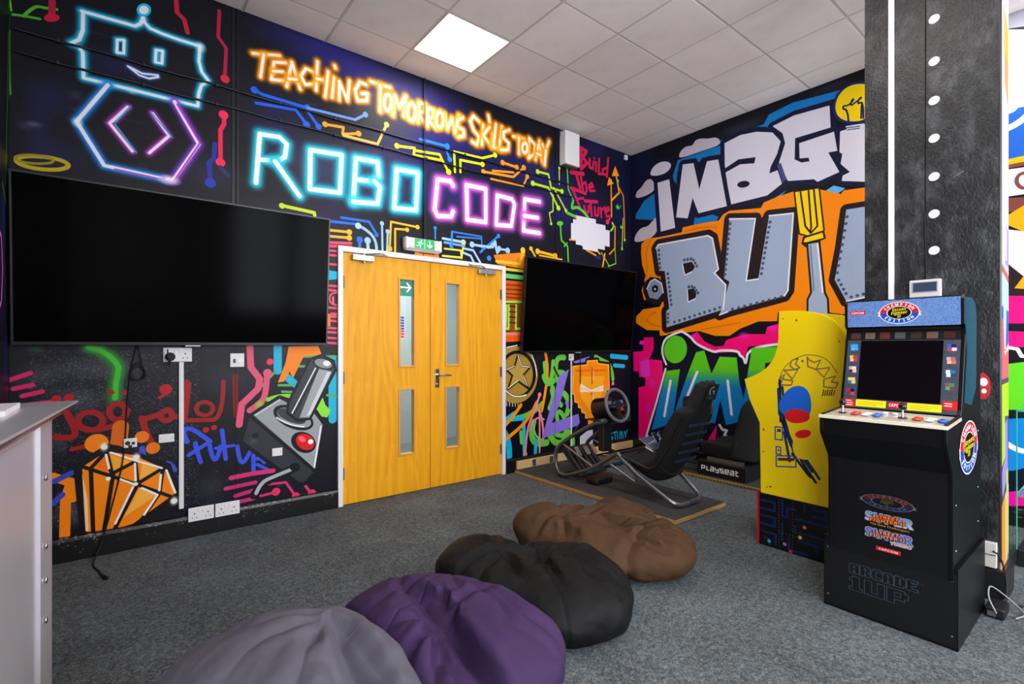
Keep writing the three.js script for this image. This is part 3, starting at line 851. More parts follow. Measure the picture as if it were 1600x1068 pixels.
['f','#231618',0,[2049,1464,2065,1397,2245,1369,2265,1448,2089,1505]],
['f','#f0cc10',0,[2068,1450,2084,1414,2234,1389,2244,1441,2089,1457]],
['S','#231618',35,[2110,1477,2199,1475,2245,1955,2271,2021,2280,2273,2110,2268,2113,2009,2145,1943]],
['f','#a9b6ca',0,[2110,1477,2199,1475,2245,1955,2271,2021,2280,2273,2110,2268,2113,2009,2145,1943]],
['s','#f0f2f6',14,[2191,1487,2234,1951]],
['s','#6f7d94',12,[2129,1494,2160,1927]],
['f','#f0127a',0,[33,2528,190,2517,201,2345,346,2347,346,2507,277,2619,436,2627,608,2669,234,3638,119,3674,119,2982,223,2957,223,2856,128,2842,123,2775,42,2778]],
['f','#e040c0',0,[141,2655,277,2616,299,2830,157,2846]],
['f','#e040c0',0,[135,2390,201,2381,201,2436,135,2435]],
['b','#e040c0',0.7,[320,2919,63,72]],
['b','#e040c0',0.6,[277,3227,64,90]],
['d','#12060c',2,[212,2889]],
['f','#f0127a',0,[870,2333,939,2289,1028,2401,1158,2462,1258,2450,1287,2391,1443,2343,1521,2329,1707,2333,1725,2260,1834,2232,2222,2204,2222,2475,1822,2449,1540,2458,1511,2562,1443,2563,1424,2506,1179,2537,1115,2494,916,2427]],
['b','#f040c8',0.8,[1482,2343,77,47]],
['b','#f040c8',0.8,[1778,2276,70,36]],
['b','#f040c8',0.7,[893,2333,46,38]],
['f','#0b0f26',0,[741,2284,847,2337,920,2433,1158,2534,1424,2512,1486,2610,1530,2462,2222,2407,2222,3390,1242,3543,190,3708,482,2786,461,2523,558,2306]],
['q','#f4f0f6',27,[734,2280,847,2332,920,2433,1158,2530,1190,2501,1424,2506,1438,2558,1482,2576,1502,2663,1532,2462,1822,2440]],
['q','#f4f0f6',27,[729,2284,553,2327,472,2436,472,2578,528,2675]],
['s','#f4f0f6',26,[520,2731,391,3139,218,3641,258,3579]],
['s','#f4f0f6',22,[218,3653,378,3551,620,3506]],
['c','#63c42c',0,[813,2514,779,2595,712,2650,629,2665,552,2635,502,2565,494,2476,530,2392,600,2338,684,2326,759,2360,805,2428]],
['g','#63c42c','#1484c8',[533,2757,717,2728,608,3379,312,3504],[2778,3016]],
['g','#63c42c','#1484c8',[927,2525,1028,2504,1115,2764,1211,2572,1404,2578,1434,2837,1536,3228,1283,3316,1221,3047,1158,3312,961,3336,984,3026,870,3180,652,3219,835,2735],[2717,2900]],
['g','#63c42c','#1484c8',[1568,2472,1865,2463,2000,2559,1983,2789,1689,2897,1634,3198,1530,3323,1478,3025,1525,2737],[2697,2893]],
['f','#0b0f26',0,[1707,2628,1848,2616,1848,2724,1689,2777]],
['s','#f4f4f8',33,[588,2873,502,3304]],
['s','#f4f4f8',32,[939,2751,772,3137]],
['s','#f4f4f8',30,[1304,2834,1348,3192]],
['s','#f4f4f8',28,[1619,2808,1596,2940]],
['f','#e8156e',0,[1072,3504,1179,3329,1158,3542,1072,3555]],
['s','#e8e4ea',28,[1211,3325,1242,3371,1293,3374,1263,3437,1344,3449]],
['f','#1484c8',0,[1404,3349,1530,3305,1511,3440,1404,3455]],
['f','#e01a5a',0,[583,3544,644,3524,632,3655,583,3663]],
['f','#9a9aa6',0,[3398,-53,3719,52,3719,170,3398,73]],  // grey ceiling shade painted as a band along the wall top
['f','#ece9f4',0,[3398,63,3719,224,3719,829,3398,712]],
['f','#1f55a0',0,[3398,693,3719,721,3719,1109,3398,1109]],
['c','#f6f5fb',0,[3426,313,3535,386,3561,538,3535,738,3426,722]],
['q','#f4f4fa',43,[3426,843,3561,842,3625,703]],
['f','#f0a010',0,[3398,1070,3719,1064,3719,1109,3398,1119]],
['f','#6a3a34',0,[3398,1109,3719,1109,3719,1136,3398,1138]],
['f','#e4e4ee',0,[3398,1138,3719,1164,3719,1353,3398,1341]],
['Q','#6a3a34',23,[3600,1259,3595,1285,3580,1302,3561,1305,3541,1292,3527,1268,3521,1238,3527,1211,3541,1195,3561,1192,3580,1205,3595,1230]],
['f','#6a3a34',0,[3398,1341,3719,1398,3719,1498,3398,1448]],
['f','#f09a10',0,[3426,1516,3719,1326,3719,1642,3561,1623]],
['f','#dcdce8',0,[3398,1564,3719,1670,3719,2013,3398,1932]],
['f','#221018',0,[3426,1781,3561,1950,3719,1913,3719,2139,3426,2099]],
['f','#f0a010',0,[3511,2030,3561,1941,3719,2004,3625,2050]],
['f','#f0127a',0,[3398,2077,3719,2103,3719,2297,3398,2286]],
['f','#0c0a14',0,[3398,2286,3719,2297,3719,2347,3398,2339]],
['f','#f0127a',0,[3398,2339,3719,2365,3719,2474,3398,2455]],
['s','#f2eef6',24,[3426,2455,3528,2479,3548,2530,3688,2546]],
['f','#63c42c',0,[3426,2600,3561,2572,3719,2727,3719,2907,3426,2937]],
['f','#0b0f26',0,[3398,2939,3719,2907,3719,2998,3398,3036]],
['f','#1484c8',0,[3426,3009,3719,2952,3719,3269,3426,3418]],
['q','#f0f0f6',38,[3461,3172,3561,3274,3688,3183]],
['f','#0b0f26',0,[3398,3399,3719,3336,3719,3485,3398,3559]],
['f','#e0189a',0,[3426,3562,3719,3449,3719,3585,3426,3659]]];
const COLUMN_PAINT=
[['f','#8f97a0',0,[69,654,115,619,115,1062,104,1130]],
['f','#f2a012',0,[104,660,230,756,230,1164,127,1079]],
['f','#e8874a',0,[104,875,230,943,230,1164,127,1079]],
['f','#8f7ac8',0,[127,1810,230,1837,230,2031,115,2021]],
['f','#d8d2f0',0,[133,1827,172,1837,172,1997,133,1997]],
['f','#a8584e',0,[0,2021,230,2076,230,2133,0,2065]],
['f','#9cc8e4',0,[0,2062,230,2116,230,2389,0,2389]],
['f','#1e5ca0',0,[0,2252,69,2246,92,2423,0,2321]],
['f','#1e5ca0',0,[161,2263,230,2269,230,2440,138,2474]],
['f','#e4565c',0,[0,2304,80,2321,104,2474,230,2491,230,2634,0,2634]],
['f','#f6e8ea',0,[92,2484,161,2484,138,2508]],
['f','#4a3a52',0,[0,2634,230,2627,230,2661,0,2661]],
['f','#98cc1c',0,[0,2661,230,2654,230,3069,0,3120]],
['f','#3f3a5a',0,[115,2831,230,2838,230,3205,0,3307,0,3103,115,3052]],
['f','#8f78d0',0,[115,2872,196,2848,207,3120,172,3171,46,3256,23,3120,115,3062]],
['f','#ef8420',0,[12,3307,138,3239,138,3613,12,3722]],
['f','#98cc1c',0,[161,3137,218,3120,207,3579,161,3606]],
['f','#77706e',0,[0,3698,230,3579,230,3988,0,3988]],
['f','#c9a0a8',0,[0,3698,161,3630,161,3698,0,3766]]];
const LEFT_MURAL=
[['b','#3a1450',0.9,[946,2073,153,455]],
['b','#14205a',0.9,[1021,1708,119,213]],
['b','#141c58',0.9,[1079,2529,102,216]],
['n','#f4d8f0',8,[805,1788,946,1864,983,2033,946,2212,805,2323],'#c02a90'],
['q','#57b52f',7,[1160,641,1119,1211,1060,1556]],
['q','#57b52f',6,[1202,433,1181,1041]],
['q','#c8c020',5,[964,1562,1099,1619,1181,1786]],
['q','#c02e62',6,[1119,2676,1119,2823]],
['q','#9ccc2a',5,[874,2747,946,2805]]];
const YELLOW_PRINT=
[['q','#3a3a20',4,[252,524,267,453,306,394,370,347,433,329,504,339,557,376,591,440]],
['s','#c8281c',5,[261,533,330,529,338,502,295,496,259,483,289,464,261,533]],
['s','#c8281c',5,[286,435,336,491,368,429,286,435]],
['s','#c8281c',5,[370,360,333,370,322,405,349,429,381,417,354,393,370,360]],
['s','#c8281c',5,[423,348,438,368,464,381,499,364,474,423,428,407,423,348]],
['s','#c8281c',4,[474,423,548,409,518,470,474,423]],
['s','#c8281c',4,[518,481,581,460,557,495,591,499,581,532,516,528,518,481]],
['s','#1c7a5a',5,[266,528,334,524,342,497,299,491,263,478,293,459,266,528]],
['s','#1c7a5a',5,[290,430,340,486,372,424,290,430]],
['s','#1c7a5a',5,[375,356,337,366,326,400,353,425,385,412,359,388,375,356]],
['s','#1c7a5a',4,[427,344,442,364,468,376,503,360,478,418,432,403,427,344]],
['s','#1c7a5a',4,[478,418,552,405,522,466,478,418]],
['s','#1c7a5a',4,[522,477,585,455,561,491,595,494,585,527,519,524,522,477]],
['d','#1c7a5a',8,[398,371]],
['s','#2a2618',6,[518,543,512,579]],
['s','#2a2618',6,[530,547,523,578]],
['s','#2a2618',6,[542,542,535,577]],
['s','#2a2618',6,[554,545,547,576]],
['s','#2a2618',6,[565,540,558,575]],
['s','#2a2618',5,[577,544,570,575]],
['s','#0d1a30',16,[261,498,267,765]],
['s','#10305e',16,[278,543,295,820]],
['s','#0d1a30',16,[267,742,333,918]],
['s','#10305e',16,[295,762,349,961]],
['s','#0d1a30',16,[322,874,421,994]],
['s','#10305e',15,[349,916,453,1055]],
['s','#0d1a30',15,[370,958,443,1090]],
['s','#10305e',17,[289,832,322,1012]],
['s','#0d1a30',16,[391,999,474,1117]],
['s','#10305e',16,[252,557,259,720]],
['s','#0d1a30',16,[272,625,289,786]],
['s','#10305e',16,[306,819,349,916]],
['s','#0d1a30',16,[338,963,433,1081]],
['s','#10305e',16,[412,973,494,1091]],
['c','#1c62cc',0,[244,663,306,553,381,520,438,555,453,654,433,723,349,744,284,729]],
['c','#d81a20',0,[289,705,349,670,443,689,438,745,349,773,295,751]],
['c','#e8c60a',0,[333,872,412,827,494,849,504,935,433,992,349,984]],
['c','#d81a20',0,[449,815,444,830,429,844,405,855,381,858,362,854,354,842,358,827,375,812,398,802,423,799,441,803]],
['S','#1c4a9a',8,[233,805,278,804,278,885,233,887]],
['f','#5a1c3c',0,[244,817,269,816,269,835,244,836]],
['S','#1c4a9a',8,[239,933,267,933,267,980,239,980]],
['f','#5a1c3c',0,[250,945,258,946,258,965,250,964]],
['S','#1c4a9a',8,[239,992,360,975,360,1044,239,1062]],
['f','#5a1c3c',0,[250,1004,351,988,351,1007,250,1023]],
['d','#3a2f08',6,[158,832]],
['d','#3a2f08',6,[202,1203]],
['d','#3a2f08',6,[362,114]]];
// f filled outline, c filled curve, s and q brush strokes, S and Q closed brush strokes, n and N a bright stroke over soft spray of a second colour, d dot, b soft spray patch, g outline filled with two sprayed colours
function trace(ctx, p, curved, closed) {
  const n = p.length / 2, X = (i) => p[2 * ((i + n) % n)], Y = (i) => p[2 * ((i + n) % n) + 1];
  ctx.beginPath();
  if (!curved || n < 3) { ctx.moveTo(p[0], p[1]); for (let i = 1; i < n; i++) ctx.lineTo(X(i), Y(i)); if (closed) ctx.closePath(); return; }
  if (closed) {
    ctx.moveTo((X(0) + X(-1)) / 2, (Y(0) + Y(-1)) / 2);
    for (let i = 0; i < n; i++) ctx.quadraticCurveTo(X(i), Y(i), (X(i) + X(i + 1)) / 2, (Y(i) + Y(i + 1)) / 2);
    ctx.closePath();
  } else {
    ctx.moveTo(X(0), Y(0));
    for (let i = 1; i < n - 1; i++) ctx.quadraticCurveTo(X(i), Y(i), i === n - 2 ? X(i + 1) : (X(i) + X(i + 1)) / 2, i === n - 2 ? Y(i + 1) : (Y(i) + Y(i + 1)) / 2);
  }
}
function paint(ctx, ops) {
  ctx.lineCap = 'round'; ctx.lineJoin = 'round';
  for (const [kind, colour, w, p, extra] of ops) {
    ctx.globalAlpha = 1; ctx.fillStyle = ctx.strokeStyle = colour; ctx.lineWidth = w;
    if (kind === 'f' || kind === 'c') { trace(ctx, p, kind === 'c', true); ctx.fill(); }
    else if (kind === 's' || kind === 'q') { trace(ctx, p, kind === 'q', false); ctx.stroke(); }
    else if (kind === 'S' || kind === 'Q') { trace(ctx, p, kind === 'Q', true); ctx.stroke(); }
    else if (kind === 'n' || kind === 'N') {
      trace(ctx, p, false, kind === 'N'); ctx.strokeStyle = extra;
      for (const [k, al] of [[5, 0.08], [4.2, 0.14], [3.4, 0.26], [2.6, 0.5], [1.9, 0.65]]) { ctx.globalAlpha = al; ctx.lineWidth = w * k; ctx.stroke(); }
      ctx.strokeStyle = colour;
      for (const [k, al] of [[1.25, 0.5], [1, 1]]) { ctx.globalAlpha = al; ctx.lineWidth = w * k; ctx.stroke(); }
    } else if (kind === 'd') { ctx.beginPath(); ctx.arc(p[0], p[1], w, 0, 7); ctx.fill(); }
    else if (kind === 'b') {
      ctx.save(); ctx.translate(p[0], p[1]); ctx.scale(1, p[3] / p[2]);
      const g = ctx.createRadialGradient(0, 0, 0, 0, 0, p[2]);
      g.addColorStop(0, colour); g.addColorStop(0.45, colour + 'a8'); g.addColorStop(1, colour + '00');
      ctx.globalAlpha = w; ctx.fillStyle = g; ctx.beginPath(); ctx.arc(0, 0, p[2], 0, 7); ctx.fill(); ctx.restore();
    } else if (kind === 'g') {
      const g = ctx.createLinearGradient(0, extra[0], 0, extra[1]); g.addColorStop(0, colour); g.addColorStop(1, w);
      ctx.fillStyle = g; trace(ctx, p, false, true); ctx.fill();
    }
  }
  ctx.globalAlpha = 1;
}
// spray grain and small chips over a painted canvas
function grain(ctx, w, h, n, amount = 10, vivid = 1) {
  const im = ctx.getImageData(0, 0, w, h), d = im.data;
  for (let i = 0; i < d.length; i += 4) { const k = (rnd() + rnd() - 1) * amount, m = (d[i] + d[i + 1] + d[i + 2]) / 3; for (let c = 0; c < 3; c++) d[i + c] = m + (d[i + c] - m) * vivid + k; }
  ctx.putImageData(im, 0, 0);
  for (let i = 0; i < n; i++) { ctx.fillStyle = `rgba(190,188,200,${0.08 + rnd() * 0.25})`; ctx.fillRect(rnd() * w, rnd() * h, 1 + rnd() * 2.5, 1 + rnd() * 2); }
}
const PX = 0.54;                                         // canvas pixels per millimetre
function mural(u0, width, ops, base, extra = () => {}) {
  const w = Math.round(width * PX), h = Math.round(3780 * PX);
  return canvasTexture(w, h, (ctx) => {
    ctx.fillStyle = base; ctx.fillRect(0, 0, w, h);
    ctx.save(); ctx.scale(PX, PX); ctx.translate(-u0, 0); extra(ctx); paint(ctx, ops); ctx.restore();
    grain(ctx, w, h, 900, 10, 1.18);
  });
}
const scuffed = (ctx) => {                               // speckled overspray on the lower half of the door wall and old roller marks higher up
  for (let i = 0; i < 9000; i++) { const x = 80 + rnd() * 860, y = 2480 + rnd() * 1080; ctx.fillStyle = `rgba(160,162,166,${0.1 + rnd() * 0.5 * (0.5 + 0.5 * noise3(x / 160, y / 70, 1))})`; ctx.fillRect(x, y, 3 + rnd() * 7, 2 + rnd() * 5); }
  for (let i = 0; i < 60; i++) { const x = rnd() * 5700, y = rnd() * 2200; ctx.fillStyle = `rgba(${110 + rnd() * 60},${110 + rnd() * 60},${150 + rnd() * 50},${0.04 + rnd() * 0.08})`; ctx.fillRect(x, y, 40 + rnd() * 160, 10 + rnd() * 40); }
  for (let i = 0; i < 160; i++) { const x = rnd() * 1650, y = 3300 + rnd() * 420; ctx.fillStyle = `rgba(200,196,190,${0.1 + rnd() * 0.3})`; ctx.fillRect(x, y, 3 + rnd() * 26, 2 + rnd() * 4); }
};
const paintBump = dataTexture(512, 512, ((a, b) => (x, y, i) => { const v = 110 + a[i] * 50 + b[i] * 70; return [v, v, v]; })(grid(512, 512, 128), grid(512, 512, 40)), false);
const muralMat = (map, repeat = 3) => new THREE.MeshPhysicalMaterial({ map, roughness: 0.44, bumpMap: every(paintBump, repeat, repeat), bumpScale: 0.0009, specularIntensity: 0.5 });
const frontLeft = muralMat(mural(0, 2700, FRONT_MURAL, '#0a0a14', scuffed)), frontRight = muralMat(mural(2700, 3000, FRONT_MURAL, '#0a0a18', scuffed));
const rightMat = muralMat(mural(0, 3780, RIGHT_MURAL, '#090a14'));
const leftMat = muralMat(mural(0, 1200, LEFT_MURAL, '#0a0a12'));
const plainDark = mat(0x101016, 0.5), plainWhite = mat(0xd9d6d6, 0.7);

// ---------------------------------------------------------------- floor
const cA = grid(1024, 1024, 512), cB = grid(1024, 1024, 170), cC = grid(1024, 1024, 9), cD = grid(1024, 1024, 256);
const carpetMap = dataTexture(1024, 1024, (x, y, i) => {
  const k = 0.4 + 0.6 * cA[i] + 0.4 * cB[i] + 0.18 * (cC[i] - 0.5) + (rnd() - 0.5) * 0.5, blue = cD[i] > 0.72 ? 10 : 0;
  return [Math.min(255, 86 * k), Math.min(255, 92 * k + blue * 0.5), Math.min(255, 94 * k + blue)];
});
const carpetBump = dataTexture(1024, 1024, (x, y, i) => { const v = 60 + 90 * cA[i] + 80 * cD[i]; return [v, v, v]; }, false);
const carpet = new THREE.MeshPhysicalMaterial({ map: carpetMap, bumpMap: carpetBump, bumpScale: 0.004, roughness: 0.97 });
structure('floor', 'dark blue-grey speckled loop carpet over the whole room', project(box(ROOM_X - 0.15, 0.15, -0.12, 0, -0.02, ROOM_Z + 0.15), (x) => x / 1.9, (x, y, z) => z / 1.9), carpet);

// ---------------------------------------------------------------- ceiling: tiles in a grid of thin bars
const ceiling = thing('ceiling', 'suspended ceiling of square off-white mineral tiles in a thin metal grid', 'ceiling', [0, HIGH, 0], null, 'structure');
const tA = grid(512, 512, 256), tB = grid(512, 512, 6);
const tileMap = dataTexture(512, 512, (x, y, i) => { const k = 226 + 10 * tA[i] + 6 * tB[i] - (rnd() < 0.012 ? 40 : 0); return [k, k - 7, k - 11]; });
const tileMats = [1, 0.965, 0.94].map((k) => { const m = new THREE.MeshPhysicalMaterial({ map: tileMap, roughness: 0.9, bumpMap: paintBump, bumpScale: 0.0012 }); m.color.setScalar(k); return m; });
const barMat = mat(0xc6bfba, 0.5);
const tileGeo = new RoundedBoxGeometry(CELL - 0.016, 0.014, CELL - 0.016, 1, 0.003);
const xs = [], zs = [];
for (let k = -4; k <= 5; k++) xs.push(GX + k * CELL);
for (let k = 0; k <= 11; k++) zs.push(GZ + k * CELL);
const edgesX = [ROOM_X, ...xs.filter((x) => x > ROOM_X + 0.02 && x < -0.02), 0], edgesZ = [0, ...zs.filter((z) => z < ROOM_Z - 0.02), ROOM_Z];
const lampAt = (x0, z0) => LAMP_CELLS.some(([i, j]) => Math.abs(GX + i * CELL - x0) < 0.01 && Math.abs(GZ + j * CELL - z0) < 0.01);
for (let i = 0; i < edgesX.length - 1; i++) for (let j = 0; j < edgesZ.length - 1; j++) {
  const x0 = edgesX[i], x1 = edgesX[i + 1], z0 = edgesZ[j], z1 = edgesZ[j + 1];
  if (lampAt(x0, z0)) continue;
  const m = finish(new THREE.Mesh(tileGeo, tileMats[Math.floor(rnd() * 3)]));
  m.name = 'ceiling_tile'; m.scale.set((x1 - x0 - 0.016) / (CELL - 0.016), 1, (z1 - z0 - 0.016) / (CELL - 0.016));
  m.position.set((x0 + x1) / 2, 0.0095 + rnd() * 0.0025, (z0 + z1) / 2); ceiling.add(m);
}
for (const x of edgesX.slice(1, -1)) part(ceiling, 'grid_bar', box(x - 0.006, x + 0.006, HIGH + 0.0045, HIGH + 0.03, 0, ROOM_Z), barMat);
for (let i = 0; i < edgesX.length - 1; i++) for (const z of edgesZ.slice(1, -1)) part(ceiling, 'grid_bar', box(edgesX[i] + 0.006, edgesX[i + 1] - 0.006, HIGH + 0.0045, HIGH + 0.03, z - 0.006, z + 0.006), barMat);
part(ceiling, 'slab', box(ROOM_X - 0.15, 0.15, HIGH + 0.12, HIGH + 0.25, -0.15, ROOM_Z + 0.15), plainWhite);

// ---------------------------------------------------------------- LED panels: a glowing diffuser and an area light of its size just below
const diffuser = new THREE.MeshStandardMaterial({ color: 0xffffff, emissive: LAMP_COLOUR, emissiveIntensity: 3.2, roughness: 0.5 });
LAMP_CELLS.forEach(([i, j], k) => {
  const x = GX + (i + 0.5) * CELL, z = GZ + (j + 0.5) * CELL, h = CELL / 2;
  const t = thing('ceiling_light', ['bright square LED ceiling light above the double door', 'square LED ceiling light above the row of bean bags', 'square LED ceiling light over the open floor near the back windows', 'added unseen LED ceiling light between the column and the lettering wall', 'square LED ceiling light where the lettering wall meets the back windows'][k], 'light', [x, HIGH, z], k ? 'ceiling lights over the open floor' : undefined);
  part(t, 'frame', [box(x - h + 0.006, x + h - 0.006, HIGH + 0.003, HIGH + 0.04, z - h + 0.006, z - h + 0.016), box(x - h + 0.006, x + h - 0.006, HIGH + 0.003, HIGH + 0.04, z + h - 0.016, z + h - 0.006), box(x - h + 0.006, x - h + 0.016, HIGH + 0.003, HIGH + 0.04, z - h + 0.016, z + h - 0.016), box(x + h - 0.016, x + h - 0.006, HIGH + 0.003, HIGH + 0.04, z - h + 0.016, z + h - 0.016)], barMat);
  part(t, 'diffuser', box(x - h + 0.016, x + h - 0.016, HIGH + 0.008, HIGH + 0.03, z - h + 0.016, z + h - 0.016), diffuser);
  const l = new THREE.RectAreaLight(LAMP_COLOUR, LAMP_POWER, CELL - 0.04, CELL - 0.04);
  l.name = 'ceiling_light_glow'; l.position.set(x, HIGH - 0.002, z); l.lookAt(x, 0, z); l.castShadow = true; scene.add(l);
});

// ---------------------------------------------------------------- walls
const DOOR = [-3.79, -2.06, 2.15];                        // outer edges of the door frame
const front = thing('wall_front', 'dark door wall covered in neon and graffiti mural panels', 'wall', [0, 0, 0], null, 'structure');
const frontUV = (g, left) => project(g, (x) => (left ? (x + 5.7) / 2.7 : (x + 3) / 3), (x, y) => y / 3.78);
for (const [x0, x1, y0] of [[ROOM_X, -4.531, 0], [-4.529, DOOR[0], 0], [DOOR[0], -3.004, DOOR[2]], [-2.996, DOOR[1], DOOR[2]], [DOOR[1], -1.346, 0], [-1.338, 0, 0]])
  part(front, 'wall_panel', frontUV(box(x0, x1, y0, HIGH + 0.1, -0.02, 0), x1 < -2.999), x1 < -2.999 ? frontLeft : frontRight);
for (const [x0, x1, y0] of [[ROOM_X - 0.15, DOOR[0], -0.02], [DOOR[0], DOOR[1], DOOR[2]], [DOOR[1], 0.15, -0.02]]) part(front, 'wall_core', box(x0, x1, y0, HIGH + 0.1, -0.16, -0.02), plainDark);
part(front, 'joint_strip', [box(-4.552, -4.538, 2.25, HIGH, 0, 0.006), box(-4.52, -4.512, 2.25, HIGH, 0, 0.005)], mat(0x08080c, 0.4));
structure('wall_right', 'long wall with huge cartoon lettering in white, grey-blue, orange, pink and green', project(box(0, 0.15, -0.02, HIGH + 0.1, 0, ROOM_Z + 0.15), (x, y, z) => z / 3.78, (x, y) => y / 3.78), rightMat);
// a window with frame, panes and sill; built for the back wall and turned for the side wall; the daylight that enters is an area light in its opening
function windowUnit(n, label, [x, z], turn, w) {
  const t = thing('window_' + n, label, 'window', [x, SILL, z], null, 'structure'), m = mat(0xe9e6e6, 0.35), a = x - w / 2, b = x + w / 2;
  part(t, 'window_frame', [box(a, a + 0.05, SILL, LINTEL, z + 0.06, z + 0.13), box(b - 0.05, b, SILL, LINTEL, z + 0.06, z + 0.13), box(a + 0.05, b - 0.05, SILL, SILL + 0.05, z + 0.06, z + 0.13), box(a + 0.05, b - 0.05, LINTEL - 0.05, LINTEL, z + 0.06, z + 0.13), box(a + 0.05, b - 0.05, 2.2, 2.25, z + 0.06, z + 0.13)], m);
  for (const [y0, y1] of [[SILL + 0.05, 2.2], [2.25, LINTEL - 0.05]]) part(t, 'pane', box(a + 0.05, b - 0.05, y0, y1, z + 0.09, z + 0.096), new THREE.MeshPhysicalMaterial({ color: 0xf4fafa, roughness: 0.02, transmission: 1, thickness: 0 }));
  part(t, 'window_sill', rbox(a - 0.04, b + 0.04, SILL - 0.03, SILL, z - 0.06, z + 0.06, 0.004), m);
  t.rotation.y = turn;
  const out = V(Math.sin(turn), 0, Math.cos(turn)), l = new THREE.RectAreaLight(0xf6f8ff, DAYLIGHT, w - 0.1, LINTEL - SILL - 0.1), c = V(x, (SILL + LINTEL) / 2, z).addScaledVector(out, 0.055);
  l.name = 'window_daylight'; l.position.copy(c); l.lookAt(c.clone().addScaledVector(out, -3)); l.castShadow = true; scene.add(l);
}
{
  const t = thing('wall_left', 'dark side wall sprayed with purple and green near the door wall', 'wall', [ROOM_X, 0, 0], null, 'structure'), x0 = ROOM_X - 0.15, x1 = ROOM_X, e = [0, ...SIDE_WINDOWS.flat(), ROOM_Z + 0.15];
  for (let i = 0; i < e.length; i += 2) part(t, 'wall_section', project(box(x0, x1, -0.02, HIGH + 0.1, e[i], e[i + 1]), (x, y, z) => 1 - z / 1.2, (x, y) => y / 3.78), i ? plainWhite : leftMat);
  SIDE_WINDOWS.forEach(([a, b], i) => {
    part(t, 'wall_section', box(x0, x1, -0.02, SILL, a, b), plainWhite); part(t, 'wall_section', box(x0, x1, LINTEL, HIGH + 0.1, a, b), plainWhite);
    windowUnit(i + 4, ['white-framed window in the side wall, the one nearer the metal counter', 'white-framed window in the side wall, the one nearer the back wall'][i], [ROOM_X, (a + b) / 2], -Math.PI / 2, b - a);
  });
  const u = thing('wall_back', 'plain pale wall with three tall windows opposite the oak door', 'wall', [0, 0, ROOM_Z], null, 'structure'), z0 = ROOM_Z, z1 = ROOM_Z + 0.15, f = [ROOM_X, ...WINDOWS.flat(), 0];
  for (let i = 0; i < f.length; i += 2) part(u, 'wall_section', box(f[i], f[i + 1], -0.02, HIGH + 0.1, z0, z1), plainWhite);
  WINDOWS.forEach(([a, b], i) => {
    part(u, 'wall_section', box(a, b, -0.02, SILL, z0, z1), plainWhite); part(u, 'wall_section', box(a, b, LINTEL, HIGH + 0.1, z0, z1), plainWhite);
    windowUnit(i + 1, ['tall white-framed window farthest from the lettering wall', 'tall white-framed window between two others', 'tall white-framed window next to the lettering wall'][i], [(a + b) / 2, z0], 0, b - a);
  });
}
// skirting, black gloss paint chipped to the wood
const chipped = canvasTexture(2048, 128, (ctx, w, h) => {
  ctx.fillStyle = '#0b0b0c'; ctx.fillRect(0, 0, w, h);
  for (let i = 0; i < 700; i++) { const x = rnd() * w; if (noise3(x / 90, 0.5, 9) < 0.02) continue; ctx.fillStyle = ['rgba(150,140,125,.55)', 'rgba(90,82,72,.6)', 'rgba(190,184,178,.5)'][i % 3]; ctx.fillRect(x, rnd() * rnd() * h * 0.7, 2 + rnd() * 9, 2 + rnd() * 7); }
});
const skirtMat = new THREE.MeshPhysicalMaterial({ map: chipped, roughness: 0.35 });
const skirtProfile = (x0, x1) => project(new THREE.ExtrudeGeometry(new THREE.Shape([[0, 0], [0.03, 0], [0.03, 0.125], [0.022, 0.145], [0, 0.15]].map((p) => new THREE.Vector2(...p))), { depth: x1 - x0, bevelEnabled: false }).applyMatrix4(new THREE.Matrix4().makeBasis(V(0, 0, 1), V(0, 1, 0), V(-1, 0, 0))).translate(x1, 0, 0), (x) => (x + 5.7) / 3, (x, y) => y / 0.15);
structure('baseboard_front', 'chipped black skirting board between the side wall and the door', skirtProfile(ROOM_X, DOOR[0]), skirtMat);
structure('baseboard_front_001', 'chipped black skirting board between the door and the room corner', skirtProfile(DOOR[1], 0), skirtMat);
structure('baseboard_right', 'black skirting board along the lettering wall', box(-0.025, 0, 0, 0.14, 0.03, ROOM_Z), skirtMat);

// ---------------------------------------------------------------- the corridor behind the door
const paleWall = mat(0xcfd6d8, 0.8);
structure('wall_corridor', 'pale corridor wall behind the door glass', box(-5.0, -0.6, -0.02, 2.8, -2.2, -2.1), paleWall);
structure('wall_corridor_side', 'pale corridor end wall beyond the door', box(-5.1, -5.0, -0.02, 2.8, -2.2, -0.16), paleWall);
structure('wall_corridor_end', 'pale far end wall of the corridor', box(-0.6, -0.5, -0.02, 2.8, -2.2, -0.16), paleWall);
structure('floor_corridor', 'grey corridor floor behind the door', box(-5.1, -0.5, -0.12, 0, -2.2, -0.02), mat(0x7d8286, 0.8));
structure('ceiling_corridor', 'white corridor ceiling behind the door', box(-5.1, -0.5, 2.7, 2.8, -2.2, -0.16), plainWhite);
{
  const t = thing('corridor_light', 'long white ceiling light in the corridor behind the door glass', 'light', [-2.9, 2.7, -1.2]);
  part(t, 'diffuser', rbox(-3.6, -2.2, 2.66, 2.699, -1.3, -1.1, 0.01), new THREE.MeshStandardMaterial({ color: 0xffffff, emissive: 0xf4faff, emissiveIntensity: 2.5 }));
  const l = new THREE.RectAreaLight(0xf4faff, 70, 1.4, 0.2); l.name = 'corridor_light_glow'; l.position.set(-2.9, 2.655, -1.2); l.lookAt(-2.9, 0, -1.2); l.castShadow = true; scene.add(l);
}
